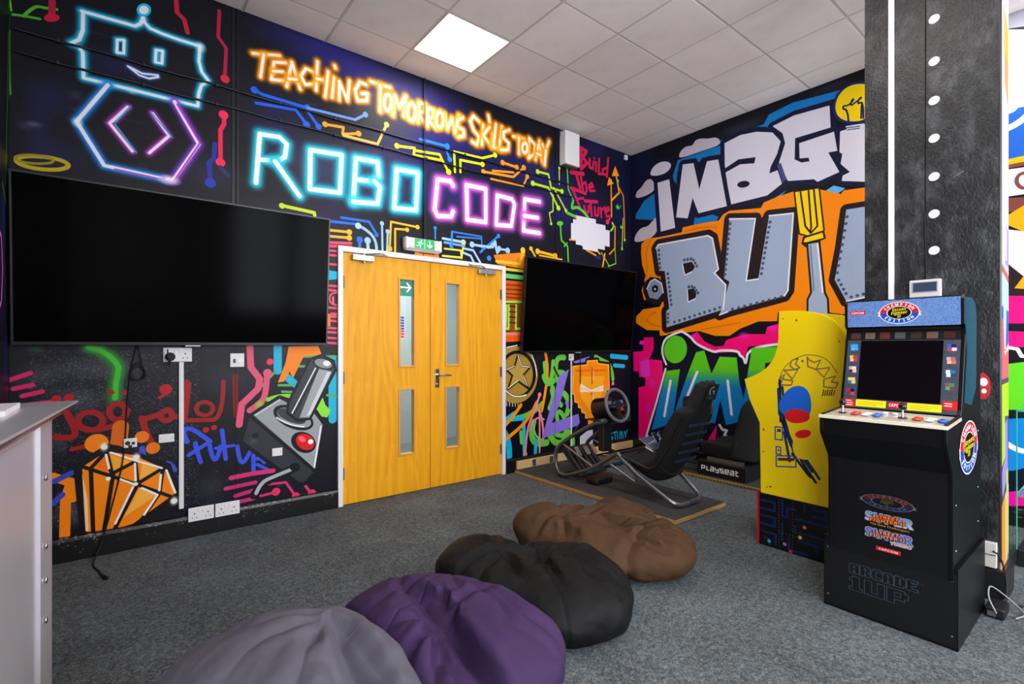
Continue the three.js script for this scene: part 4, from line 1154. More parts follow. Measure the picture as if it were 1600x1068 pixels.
// ---------------------------------------------------------------- double door
const oakMap = (s0) => { seed = s0; const A = grid(512, 1024, 40, 5), B = grid(512, 1024, 120, 8), C = grid(512, 1024, 6, 3); return dataTexture(512, 1024, (x, y, i) => {
  const u = x / 512 - 0.42 + (C[i] - 0.5) * 0.12, v = y / 1024, arch = Math.sin((Math.abs(u) * 26 + (v * 3.2) ** 1.2 * 1.4 + C[i] * 5) * 2.4), k = 0.5 + 0.16 * arch * Math.exp(-u * u * 4) * 1.1 + 0.3 * (A[i] - 0.5) + 0.4 * (B[i] - 0.5), d = B[i] > 0.8 ? -14 : 0;
  return [222 + 26 * k + d, 150 + 30 * k + d, 14 + 22 * k + d * 0.4]; }); };
const oak = [oakMap(31), oakMap(77)].map((map) => new THREE.MeshPhysicalMaterial({ map, roughness: 0.45, specularIntensity: 0.5 }));
const oakEdge = mat(0xd79a3c, 0.45), steel = mat(0xb9babd, 0.28, 0.95), chrome = mat(0xd2d3d6, 0.16, 1), whiteGloss = mat(0xe9e6e6, 0.35), glass = new THREE.MeshPhysicalMaterial({ color: 0xeaf2f2, roughness: 0.02, transmission: 1, thickness: 0, ior: 1.5 });
const grey = mat(0x55565a, 0.5), blackPlastic = mat(0x0c0c0d, 0.45), whitePlastic = mat(0xe4e2e2, 0.4), rubber = mat(0x0a0a0a, 0.7);
{
  const t = thing('trim_1', 'white painted frame of the double door', 'door frame', [DOOR[0], 0, 0], null, 'structure');
  part(t, 'jamb', rbox(DOOR[0], DOOR[0] + 0.042, 0, DOOR[2], -0.12, 0.025, 0.004), whiteGloss); part(t, 'jamb', rbox(DOOR[1] - 0.042, DOOR[1], 0, DOOR[2], -0.12, 0.025, 0.004), whiteGloss);
  part(t, 'head', rbox(DOOR[0] + 0.042, DOOR[1] - 0.042, DOOR[2] - 0.045, DOOR[2], -0.12, 0.025, 0.004), whiteGloss);
}
function leaf(n, x0, x1, panes, hingeX, label) {
  const t = thing('door_' + n, label, 'door', [x0, 0, 0], null, 'structure'), y1 = DOOR[2] - 0.05, [w0, w1] = panes, z0 = -0.042, z1 = 0.002;
  const holes = [[0.345, 0.942], [1.135, 1.932]];
  const s = new THREE.Shape([[x0, 0.006], [x1, 0.006], [x1, y1], [x0, y1]].map((p) => new THREE.Vector2(...p)));
  for (const [a, b] of holes) s.holes.push(new THREE.Path([[w0, a], [w0, b], [w1, b], [w1, a]].map((p) => new THREE.Vector2(...p))));
  part(t, 'door_slab', project(new THREE.ExtrudeGeometry(s, { depth: z1 - z0 - 0.004, bevelThickness: 0.002, bevelSize: 0.002, bevelOffset: -0.002, bevelSegments: 1 }).translate(0, 0, z0 + 0.002), (x) => (x - x0) / (x1 - x0), (x, y) => y / 2.15), oak[n - 1], 'honey oak veneer slab');
  for (const [a, b] of holes) {
    const v = part(t, 'vision_panel', [rbox(w0 - 0.004, w0 + 0.014, a - 0.004, b + 0.004, z0 - 0.004, z1 + 0.008, 0.003), rbox(w1 - 0.014, w1 + 0.004, a - 0.004, b + 0.004, z0 - 0.004, z1 + 0.008, 0.003), rbox(w0 + 0.014, w1 - 0.014, a - 0.004, a + 0.014, z0 - 0.004, z1 + 0.008, 0.003), rbox(w0 + 0.014, w1 - 0.014, b - 0.014, b + 0.004, z0 - 0.004, z1 + 0.008, 0.003)], oakEdge, 'pale oak bead');
    part(v, 'pane', box(w0 + 0.013, w1 - 0.013, a + 0.013, b - 0.013, -0.024, -0.018), glass, 'clear glass');
  }
  for (const y of [0.264, 1.06, 1.856]) part(t, 'hinge', [cyl([hingeX, y - 0.05, 0.006], [hingeX, y + 0.05, 0.006], 0.007), box(hingeX - 0.014, hingeX + 0.014, y - 0.05, y + 0.05, -0.01, 0.0035)], grey, 'dull steel hinge');
  return t;
}
const leaf1 = leaf(1, -3.745, -2.931, [-3.246, -3.084], -3.744, 'oak veneer door leaf with stickers on its narrow upper pane'), leaf2 = leaf(2, -2.925, -2.105, [-2.768, -2.604], -2.106, 'oak veneer door leaf with a steel lever handle');
for (const [t, x0, x1, dir] of [[leaf1, -3.677, -3.487, 1], [leaf2, -2.406, -2.205, -1]]) {
  const c = part(t, 'door_closer', [rbox(x0, x1, 2.04, 2.088, 0.003, 0.05, 0.006), cyl([(x0 + x1) / 2 + 0.01 * dir, 2.028, 0.028], [(x0 + x1) / 2 + 0.01 * dir, 2.1, 0.028], 0.013)], steel, 'silver overhead door closer');
  part(c, 'closer_arm', [pipe([[(x0 + x1) / 2, 2.098, 0.028], [(x0 + x1) / 2 + 0.13 * dir, 2.104, 0.12], [(x0 + x1) / 2 + 0.2 * dir, 2.112, 0.03]], 0.006, 0.01, 8), rbox((x0 + x1) / 2 + 0.2 * dir - 0.02, (x0 + x1) / 2 + 0.2 * dir + 0.02, 2.108, 2.128, 0.02, 0.036, 0.003)], steel);
}
{
  const h = part(leaf2, 'handle_plate', rbox(-2.882, -2.836, 0.936, 1.114, 0.002, 0.012, 0.004), chrome, 'polished steel back plate');
  part(h, 'lever', [cyl([-2.859, 1.055, 0.01], [-2.859, 1.055, 0.055], 0.011), pipe([[-2.862, 1.055, 0.055], [-2.80, 1.056, 0.058], [-2.735, 1.05, 0.058]], 0.0095, 0.02)], chrome);
  part(h, 'lock_cylinder', cyl([-2.859, 0.968, 0.01], [-2.859, 0.968, 0.02], 0.011), steel);
  const arrow = canvasTexture(256, 256, (c) => { c.fillStyle = '#0f8f7a'; c.fillRect(0, 0, 256, 256); c.strokeStyle = '#fff'; c.lineWidth = 26; c.beginPath(); c.moveTo(20, 115); c.lineTo(215, 115); c.moveTo(140, 40); c.lineTo(215, 115); c.lineTo(140, 190); c.stroke(); });
  part(leaf1, 'exit_sticker', sheet([-3.232, 1.775, -0.0165], [0.135, 0, 0], [0, 0.142, 0]), new THREE.MeshStandardMaterial({ map: arrow, roughness: 0.5 }), 'green sticker with a white arrow');
  const notice = canvasTexture(128, 512, (c) => { c.fillStyle = '#e8ecee'; c.fillRect(0, 0, 128, 512); for (let i = 0; i < 8; i++) { c.fillStyle = i < 5 ? '#1d4f9e' : '#c23a3a'; c.fillRect(6, 8 + i * 63, 116, 50); c.fillStyle = '#fff'; c.fillRect(18, 26 + i * 63, 22, 14); } });
  part(leaf1, 'notice_sticker', sheet([-3.231, 1.392, -0.0165], [0.05, 0, 0], [0, 0.2, 0]), new THREE.MeshStandardMaterial({ map: notice, roughness: 0.5 }), 'strip of blue and red notices');
}
// ---------------------------------------------------------------- cables and fittings on the door wall
for (const [y, which] of [[3.185, 'upper'], [3.05, 'lower']]) {
  const t = thing('cable_run', `${which} of two thin black-painted cables clipped along the mural wall`, 'cable', [-3.3, y, 0], 'painted cables across the mural');
  part(t, 'sheath', soft(Array.from({ length: 24 }, (_, i) => [ROOM_X + 0.02 + i * 0.2, y + 0.004 * Math.sin(i * 2.1 + y * 9), 0.009]), 0.0075, 8, 120), mat(0x0c0c16, 0.35));
  for (let i = 0; i < 11; i++) part(t, 'clip', rbox(-5.5 + i * 0.42, -5.482 + i * 0.42, y - 0.013, y + 0.013, 0.0005, 0.021, 0.004), mat(0x14142a, 0.4));
}
{
  const t = thing('sign_cable', 'thin dark cable running down the panel joint to the exit sign', 'cable', [-3.0, 2.3, 0]);
  part(t, 'sheath', cyl([-3.0, 2.3, 0.03], [-3.0, HIGH, 0.03], 0.005, 0.005, 8), mat(0x14132c, 0.4));
}
{
  const t = thing('exit_sign', 'white box sign with a green running man and down arrow above the door', 'exit sign', [-3.03, 2.19, 0]);
  part(t, 'housing', [rbox(-3.215, -2.84, 2.19, 2.295, 0.001, 0.075, 0.02, 4), rbox(-3.2, -2.855, 2.18, 2.2, 0.001, 0.05, 0.006)], mat(0xd8d4d4, 0.4));
  const face = canvasTexture(512, 256, (c) => {
    c.fillStyle = '#10a34e'; c.fillRect(0, 0, 512, 256); c.fillStyle = c.strokeStyle = '#f6fff8'; c.lineCap = c.lineJoin = 'round';
    c.fillRect(252, 0, 8, 256); c.beginPath(); c.arc(168, 48, 20, 0, 7); c.fill();
    c.lineWidth = 30; c.beginPath(); c.moveTo(152, 84); c.lineTo(118, 142); c.stroke();
    c.lineWidth = 20; c.beginPath(); c.moveTo(120, 140); c.lineTo(156, 176); c.lineTo(138, 226); c.moveTo(116, 146); c.lineTo(88, 190); c.lineTo(44, 190); c.stroke();
    c.lineWidth = 16; c.beginPath(); c.moveTo(150, 84); c.lineTo(104, 84); c.lineTo(76, 122); c.moveTo(156, 92); c.lineTo(182, 124); c.lineTo(214, 112); c.stroke();
    c.lineWidth = 28; c.beginPath(); c.moveTo(384, 40); c.lineTo(384, 200); c.moveTo(324, 145); c.lineTo(384, 208); c.lineTo(444, 145); c.stroke();
  });
  part(t, 'lit_sign_face', sheet([-3.125, 2.202, 0.0765], [0.2, 0, 0], [0, 0.086, 0]), new THREE.MeshStandardMaterial({ map: face, emissive: 0xffffff, emissiveMap: face, emissiveIntensity: 0.35, roughness: 0.3 }), 'green pictogram face');
  for (const x of [-3.208, -2.866]) part(t, 'end_cap', rbox(x, x + 0.02, 2.188, 2.297, 0.001, 0.078, 0.018, 3), mat(0xe8e4e4, 0.35));
}
{
  const t = thing('wall_box', 'white steel box fixed high on the mural wall under the ceiling', 'wall box', [-1.16, 3.37, 0]);
  part(t, 'case', rbox(-1.277, -1.05, 3.375, 3.75, 0.001, 0.1, 0.008, 3), whitePlastic);
  part(t, 'bracket', box(-1.29, -1.277, 3.7, 3.76, 0.001, 0.03), steel);
  part(t, 'lower_lip', rbox(-1.262, -1.065, 3.363, 3.38, 0.012, 0.085, 0.004), grey);
}
{
  const t = thing('cable_clamp', 'small white cable clamp in the corner where the walls meet the ceiling', 'clamp', [-0.12, 3.72, 0]);
  part(t, 'body', rbox(-0.15, -0.1, 3.7, 3.76, 0.001, 0.03, 0.006), whitePlastic); part(t, 'screw', cyl([-0.125, 3.73, 0.03], [-0.125, 3.73, 0.034], 0.006), steel);
}
// twin and single outlets
function outlet(label, x0, x1, y0, y1, z, kind, group) {
  const t = thing('wall_socket', label, 'socket', [(x0 + x1) / 2, y0, z], group), w = x1 - x0, h = y1 - y0;
  part(t, 'face_plate', rbox(x0, x1, y0, y1, z, z + 0.012, 0.004, 2), whitePlastic);
  const f = z + 0.012;
  if (kind === 'twin') {
    for (const c of [x0 + w * 0.24, x1 - w * 0.24]) {
      part(t, 'pin_holes', [box(c - 0.003, c + 0.003, y0 + h * 0.5, y0 + h * 0.62, f - 0.001, f + 0.0006), box(c - 0.016, c - 0.009, y0 + h * 0.24, y0 + h * 0.3, f - 0.001, f + 0.0006), box(c + 0.009, c + 0.016, y0 + h * 0.24, y0 + h * 0.3, f - 0.001, f + 0.0006)], blackPlastic).userData.kind = 'stuff';
    }
    for (const c of [x0 + w * 0.42, x1 - w * 0.42]) part(t, 'rocker_switch', rbox(c - 0.006, c + 0.006, y0 + h * 0.62, y0 + h * 0.86, f - 0.002, f + 0.004, 0.002), whitePlastic);
  } else if (kind === 'spur') {
    part(t, 'rocker_switch', rbox(x0 + w * 0.55, x0 + w * 0.75, y0 + h * 0.3, y0 + h * 0.6, f - 0.002, f + 0.005, 0.002), mat(0xf2f0f0, 0.3));
    part(t, 'fuse_cover', rbox(x0 + w * 0.2, x0 + w * 0.4, y0 + h * 0.3, y0 + h * 0.6, f - 0.002, f + 0.002, 0.001), grey);
  } else if (kind === 'blank') for (const c of [x0 + w * 0.14, x1 - w * 0.14]) part(t, 'screw', cyl([c, y0 + h / 2, f - 0.001], [c, y0 + h / 2, f + 0.001], 0.004, 0.004, 10), steel);
  else part(t, 'open_holes', [cyl([x0 + w * 0.3, y0 + h * 0.5, f - 0.002], [x0 + w * 0.3, y0 + h * 0.5, f + 0.0006], 0.014, 0.014, 14), cyl([x0 + w * 0.72, y0 + h * 0.45, f - 0.002], [x0 + w * 0.72, y0 + h * 0.45, f + 0.0006], 0.01, 0.01, 14), box(x0 + w * 0.35, x0 + w * 0.62, y0, y0 + h * 0.3, f - 0.002, f + 0.0006)], blackPlastic);
  return t;
}
outlet('white twin socket with a black plug under the large screen', -4.965, -4.8, 1.215, 1.312, 0.001, 'twin');
{
  const t = thing('power_plug', 'round black plug pushed into the twin socket under the screen', 'plug', [-4.925, 1.25, 0.014]);
  part(t, 'body', [cyl([-4.925, 1.25, 0.014], [-4.925, 1.25, 0.05], 0.03, 0.024, 24), rbox(-4.95, -4.9, 1.235, 1.265, 0.014, 0.03, 0.006)], rubber);
  part(t, 'cord', soft([[-4.925, 1.24, 0.045], [-4.93, 1.2, 0.05], [-4.94, 1.24, 0.07], [-4.942, 1.3, 0.05]], 0.004), rubber);
}
outlet('white fused switch box below the large screen beside the joystick painting', -4.567, -4.475, 1.17, 1.27, 0.001, 'spur');
outlet('white twin socket on the skirting next to the white cable trunking', -4.825, -4.672, 0.11, 0.205, 0.032, 'twin');
outlet('white twin socket on the skirting below the joystick painting', -4.664, -4.51, 0.11, 0.205, 0.032, 'twin');
outlet('white blank plate between the red writing and the diamond painting', -4.99, -4.902, 0.67, 0.727, 0.001, 'blank');
outlet('white blank plate on the painted joystick', -4.287, -4.213, 0.484, 0.544, 0.001, 'blank');
outlet('broken white outlet with dark holes above the diamond painting', -5.175, -5.105, 0.66, 0.72, 0.001, 'broken');
outlet('small white switch box under the screen near the room corner', -1.134, -1.055, 1.158, 1.235, 0.001, 'spur');
{
  const t = thing('cable_trunking', 'narrow white plastic trunking running down the wall to the skirting sockets', 'trunking', [-4.862, 0.205, 0]);
  part(t, 'channel', rbox(-4.876, -4.848, 0.205, 1.213, 0.001, 0.017, 0.003), whitePlastic); t.rotation.z = 0; 
  const u = thing('cable_trunking', 'narrow white trunking below the screen near the room corner', 'trunking', [-1.094, 0.29, 0]);
  part(u, 'channel', rbox(-1.103, -1.086, 0.16, 1.157, 0.001, 0.013, 0.003), whitePlastic);
}
{
  const t = thing('loose_cable', 'thin black cable with a coil hanging down the wall onto the carpet', 'cable', [-5.2, 0, 0.02]);
  part(t, 'cord', soft([[-5.1, 1.42, 0.03], [-5.112, 1.3, 0.012], [-5.135, 1.18, 0.014], [-5.158, 0.907, 0.008], [-5.168, 0.699, 0.008], [-5.185, 0.535, 0.008], [-5.233, 0.295, 0.01], [-5.262, 0.17, 0.04], [-5.305, 0.03, 0.06], [-5.318, 0.006, 0.2], [-5.29, 0.006, 0.32], [-5.264, 0.008, 0.44]], 0.004, 8, 160), rubber);
  const pts = []; for (let i = 0; i <= 60; i++) { const a = i / 60 * Math.PI * 6; pts.push([-5.1 + (0.03 + i * 0.0002) * Math.cos(a), 1.16 + (0.062 - i * 0.0004) * Math.sin(a) - i * 0.0004, 0.01 + i * 0.0003]); }
  part(t, 'coil', soft([[-5.11, 1.4, 0.03], [-5.09, 1.27, 0.012], ...pts], 0.0035, 6, 220), rubber);
  part(t, 'connector', [cyl([-5.264, 0.011, 0.44], [-5.25, 0.011, 0.475], 0.009), cyl([-5.25, 0.011, 0.475], [-5.245, 0.011, 0.488], 0.005)], blackPlastic);
  const u = thing('loose_cable', 'short black cable loop hanging below the screen near the corner', 'cable', [-0.95, 1.1, 0.02]);
  part(u, 'cord', soft([[-0.95, 1.3, 0.03], [-0.945, 1.15, 0.01], [-0.936, 0.96, 0.008], [-0.948, 0.87, 0.008], [-0.958, 0.92, 0.012], [-0.952, 1.05, 0.014], [-0.96, 1.28, 0.03]], 0.003), rubber);
}

// ---------------------------------------------------------------- the two wall screens
const screenGlass = mat(0x030304, 0.12, 0, { specularIntensity: 0.04 }), bezel = mat(0x08080a, 0.35);
function television(label, cx, cy, w, h, z, ledX) {
  const t = thing('television', label, 'television', [cx, cy, z]), x0 = cx - w / 2, x1 = cx + w / 2, y0 = cy - h / 2, y1 = cy + h / 2;
  part(t, 'cabinet', rbox(x0, x1, y0, y1, z - 0.045, z - 0.002, 0.006), bezel);
  part(t, 'bezel', [box(x0, x1, y0, y0 + 0.018, z - 0.006, z + 0.002), box(x0, x1, y1 - 0.01, y1, z - 0.006, z + 0.002), box(x0, x0 + 0.01, y0 + 0.018, y1 - 0.01, z - 0.006, z + 0.002), box(x1 - 0.01, x1, y0 + 0.018, y1 - 0.01, z - 0.006, z + 0.002)], bezel);
  part(t, 'screen', box(x0 + 0.01, x1 - 0.01, y0 + 0.018, y1 - 0.01, z - 0.004, z), screenGlass, 'switched-off glossy black panel');
  part(t, 'receiver', rbox(ledX - 0.045, ledX + 0.045, y0 - 0.012, y0 - 0.001, z - 0.02, z, 0.003), mat(0xb9b9c0, 0.3, 0.4), 'small silver receiver bar');
  t.rotation.x = 0.078;
  const b = thing('screen_bracket', label.startsWith('very') ? 'black steel wall bracket behind the large screen left of the door' : 'black steel wall bracket behind the corner screen', 'bracket', [cx, cy, 0]);
  part(b, 'wall_plate', box(cx - 0.3, cx + 0.3, cy - 0.2, cy + 0.2, 0.001, 0.012), bezel);
  for (const s of [-0.22, 0.22]) part(b, 'rail', box(cx + s - 0.02, cx + s + 0.02, cy - 0.2, cy + 0.2, 0.012, z - 0.064), bezel);
}
television('very large black screen on the wall beside the oak door', -4.79, 1.826, 1.79, 0.995, 0.112, -4.8);
television('large black screen hung in the corner above the racing seats', -0.994, 1.755, 1.8, 1.0, 0.122, -1.05);

// ---------------------------------------------------------------- column
{
  const X = -1.6, Z0 = 3.04, Z1 = 3.645, W = Z1 - Z0, cl = [grid(256, 1024, 9, 40), grid(256, 1024, 26, 90), grid(256, 1024, 90, 300)];
  const frontMap = canvasTexture(340, 2048, (c, w, h) => {
    const im = c.createImageData(w, h);
    for (let y = 0; y < h; y++) for (let x = 0; x < w; x++) {
      const i = ((y / 2) | 0) * 256 + ((x * 0.75) | 0), v = cl[0][i] * 0.5 + cl[1][i] * 0.35 + cl[2][i] * 0.25, k = 14 + Math.max(0, v - 0.42) * 105 + rnd() * 5, o = (y * w + x) * 4;
      im.data[o] = k; im.data[o + 1] = k + 1; im.data[o + 2] = k + 3; im.data[o + 3] = 255;
    }
    c.putImageData(im, 0, 0);
    const at = (z, y) => [(z - Z0) / W * w, (1 - y / 3.78) * h];
    for (let i = 0; i < 130; i++) { const [x, y] = at(Z0 + rnd() * W, 1.4 + rnd() * 2.3); c.fillStyle = `rgba(170,172,178,${0.1 + rnd() * 0.25})`; c.fillRect(x, y, 1 + rnd() * 5, 1 + rnd() * 2); }
    c.strokeStyle = 'rgba(190,190,196,.5)'; c.lineWidth = 2; c.beginPath(); c.moveTo(...at(3.46, 2.25)); c.lineTo(...at(3.5, 2.27)); c.stroke();
    for (const y of [3.157, 2.92, 2.70, 2.488, 2.273, 2.064, 1.859]) { const [px, py] = at(3.375, y); c.fillStyle = '#e4e4ec'; c.beginPath(); c.ellipse(px, py, 14, 13, -0.3, 0, 7); c.fill(); }
    const [sx, sy] = at(3.575, 1.11); c.fillStyle = '#c01c20'; c.beginPath(); c.ellipse(sx, sy, 18, 38, 0, 0, 7); c.fill(); c.fillStyle = '#f2eef0'; c.beginPath(); c.ellipse(sx + 2, sy - 12, 9, 12, 0, 0, 7); c.fill(); c.beginPath(); c.ellipse(sx + 3, sy + 14, 6, 7, 0, 0, 7); c.fill();
  });
  const sideMap = canvasTexture(256, 2048, (c, w, h) => { c.fillStyle = '#b9b0b4'; c.fillRect(0, 0, w, h); c.save(); c.scale(w / 230, h / 3780); paint(c, COLUMN_PAINT); c.restore(); grain(c, w, h, 120, 8); });
  const black = new THREE.MeshPhysicalMaterial({ map: frontMap, roughness: 0.42, bumpMap: every(paintBump, 2, 8), bumpScale: 0.003 }), paintSide = new THREE.MeshPhysicalMaterial({ map: sideMap, roughness: 0.45 });
  const t = thing('column', 'black-painted square column with a row of white dots behind the black arcade cabinet', 'column', [X + 0.11, 0, 3.34], null, 'structure');
  const uv = (g) => project(g, (x, y, z) => (z - Z0) / W, (x, y) => y / 3.78);
  part(t, 'casing', uv(box(X + 0.014, -1.372, 0, HIGH, Z0, 3.332)), black); part(t, 'casing', uv(rbox(X, -1.372, 0, HIGH, 3.336, Z1 - 0.004, 0.006)), black);
  part(t, 'painted_side', project(box(X + 0.004, -1.37, 0, HIGH, Z1 - 0.004, Z1), (x) => (x - X) / 0.23, (x, y) => y / 3.78), paintSide, 'side face painted with bright blocks of orange, blue, red and lime');
  part(t, 'corner_bead', cyl([X + 0.008, 0.2, Z1 - 0.006], [X + 0.008, HIGH, Z1 - 0.006], 0.0085, 0.0085, 10), mat(0x1c1c20, 0.35));
  part(t, 'plinth', rbox(X - 0.022, -1.35, 0, 0.16, Z0 - 0.02, Z1 + 0.02, 0.004), mat(0x151516, 0.4));
  const u = thing('cable_trunking', 'tall white trunking up the black column', 'trunking', [X, 0.16, 3.178]);
  part(u, 'channel', rbox(X - 0.012, X + 0.014, 0.16, HIGH, 3.165, 3.19, 0.003), whitePlastic);
  const s = thing('thermostat', 'white wall thermostat with a grey display on the column above the arcade cabinet', 'thermostat', [X, 1.596, 3.34]);
  part(s, 'case', rbox(X - 0.026, X - 0.001, 1.598, 1.697, 3.268, 3.41, 0.006, 3), mat(0xc9c6ca, 0.4));
  part(s, 'display', box(X - 0.0275, X - 0.025, 1.63, 1.68, 3.287, 3.391), mat(0x3a4258, 0.15), 'grey-blue display');
  part(s, 'rim', [box(X - 0.029, X - 0.025, 1.68, 1.684, 3.283, 3.395), box(X - 0.029, X - 0.025, 1.626, 1.63, 3.283, 3.395), box(X - 0.029, X - 0.025, 1.63, 1.68, 3.283, 3.287), box(X - 0.029, X - 0.025, 1.63, 1.68, 3.391, 3.395)], mat(0x8a8c98, 0.4));
  part(s, 'wire', soft([[X - 0.01, 1.697, 3.34], [X - 0.008, 1.72, 3.341], [X - 0.006, 1.9, 3.338], [X - 0.005, 2.1, 3.334]], 0.0025, 6), rubber);
  const p = thing('wall_socket', 'grey twin outlet low on the column behind the arcade cabinet', 'socket', [X - 0.022, 0.17, 3.6]);
  part(p, 'face_plate', rbox(X - 0.03, X - 0.001, 0.17, 0.3, 3.585, 3.632, 0.004), mat(0xc4bfb8, 0.5)); part(p, 'cover', rbox(X - 0.034, X - 0.029, 0.235, 0.24, 3.588, 3.63, 0.001), grey);
}
// ---------------------------------------------------------------- prints for the arcade cabinets
function arcText(c, text, cx, cy, rx, ry, a0, a1, size, top) {
  c.font = `bold ${size}px sans-serif`; c.textAlign = 'center'; c.textBaseline = 'middle';
  [...text].forEach((ch, i) => { const a = a0 + (a1 - a0) * (i + 0.5) / text.length, x = cx + rx * Math.cos(a), y = cy + ry * Math.sin(a), nx = Math.cos(a) / rx, ny = Math.sin(a) / ry; c.save(); c.translate(x, y); c.rotate(Math.atan2(ny, nx) + (top ? Math.PI / 2 : -Math.PI / 2)); c.fillText(ch, 0, 0); c.restore(); });
}
function scrawl(c, lines, cx, cy, size, fill, edge) {
  c.textAlign = 'center'; c.textBaseline = 'middle'; c.lineJoin = 'round';
  lines.forEach((l, i) => { c.save(); c.translate(cx, cy + (i - (lines.length - 1) / 2) * size * 0.86); c.rotate(-0.1); c.transform(1, 0, -0.18, 1, 0, 0); c.font = `bold ${size}px sans-serif`; c.strokeStyle = edge; c.lineWidth = size * 0.28; c.strokeText(l, 0, 0); c.fillStyle = fill; c.fillText(l, 0, 0); c.restore(); });
}
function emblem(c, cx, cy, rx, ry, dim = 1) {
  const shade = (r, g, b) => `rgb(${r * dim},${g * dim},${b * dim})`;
  c.fillStyle = shade(240, 200, 160); for (const s of [-1, 1]) { c.beginPath(); c.moveTo(cx + s * rx * 0.72, cy - ry * 0.12); c.lineTo(cx + s * rx * 1.1, cy + ry * 0.05 * s - ry * 0.1); c.lineTo(cx + s * rx * 1.02, cy + ry * 0.1); c.lineTo(cx + s * rx * 1.1, cy + ry * 0.3); c.lineTo(cx + s * rx * 0.72, cy + ry * 0.32); c.fill(); }
  c.fillStyle = shade(245, 245, 245); c.beginPath(); c.ellipse(cx, cy, rx * 1.0, ry * 1.02, 0, 0, 7); c.fill();
  c.fillStyle = shade(200, 28, 36); c.beginPath(); c.ellipse(cx, cy, rx * 0.96, ry * 0.97, 0, Math.PI, 2 * Math.PI); c.fill();
  c.fillStyle = shade(24, 70, 170); c.beginPath(); c.ellipse(cx, cy, rx * 0.96, ry * 0.97, 0, 0, Math.PI); c.fill();
  c.fillStyle = shade(245, 245, 245); c.beginPath(); c.ellipse(cx, cy, rx * 0.62, ry * 0.6, 0, 0, 7); c.fill();
  c.fillStyle = '#08080a'; c.beginPath(); c.ellipse(cx, cy, rx * 0.58, ry * 0.56, 0, 0, 7); c.fill();
  c.fillStyle = shade(250, 250, 250);
  arcText(c, 'CHAMPION', cx, cy, rx * 0.78, ry * 0.77, Math.PI * 1.12, Math.PI * 1.88, Math.min(rx, ry) * 0.33, true);
  arcText(c, 'EDITION', cx, cy, rx * 0.78, ry * 0.77, Math.PI * 0.86, Math.PI * 0.14, Math.min(rx, ry) * 0.33, false);
  scrawl(c, ['Street', 'Fighter', 'II'], cx, cy, Math.min(rx, ry) * 0.36, shade(232, 214, 30), '#08080a');
}
const capcom = (c, x, y, w, h, dim = 1) => { c.fillStyle = `rgb(${205 * dim},${24 * dim},${30 * dim})`; c.fillRect(x, y, w, h); c.fillStyle = `rgb(${245 * dim},${225 * dim},${225 * dim})`; c.font = `bold ${h * 0.72}px sans-serif`; c.textAlign = 'center'; c.textBaseline = 'middle'; c.fillText('CAPCOM', x + w / 2, y + h * 0.54, w * 0.92); };

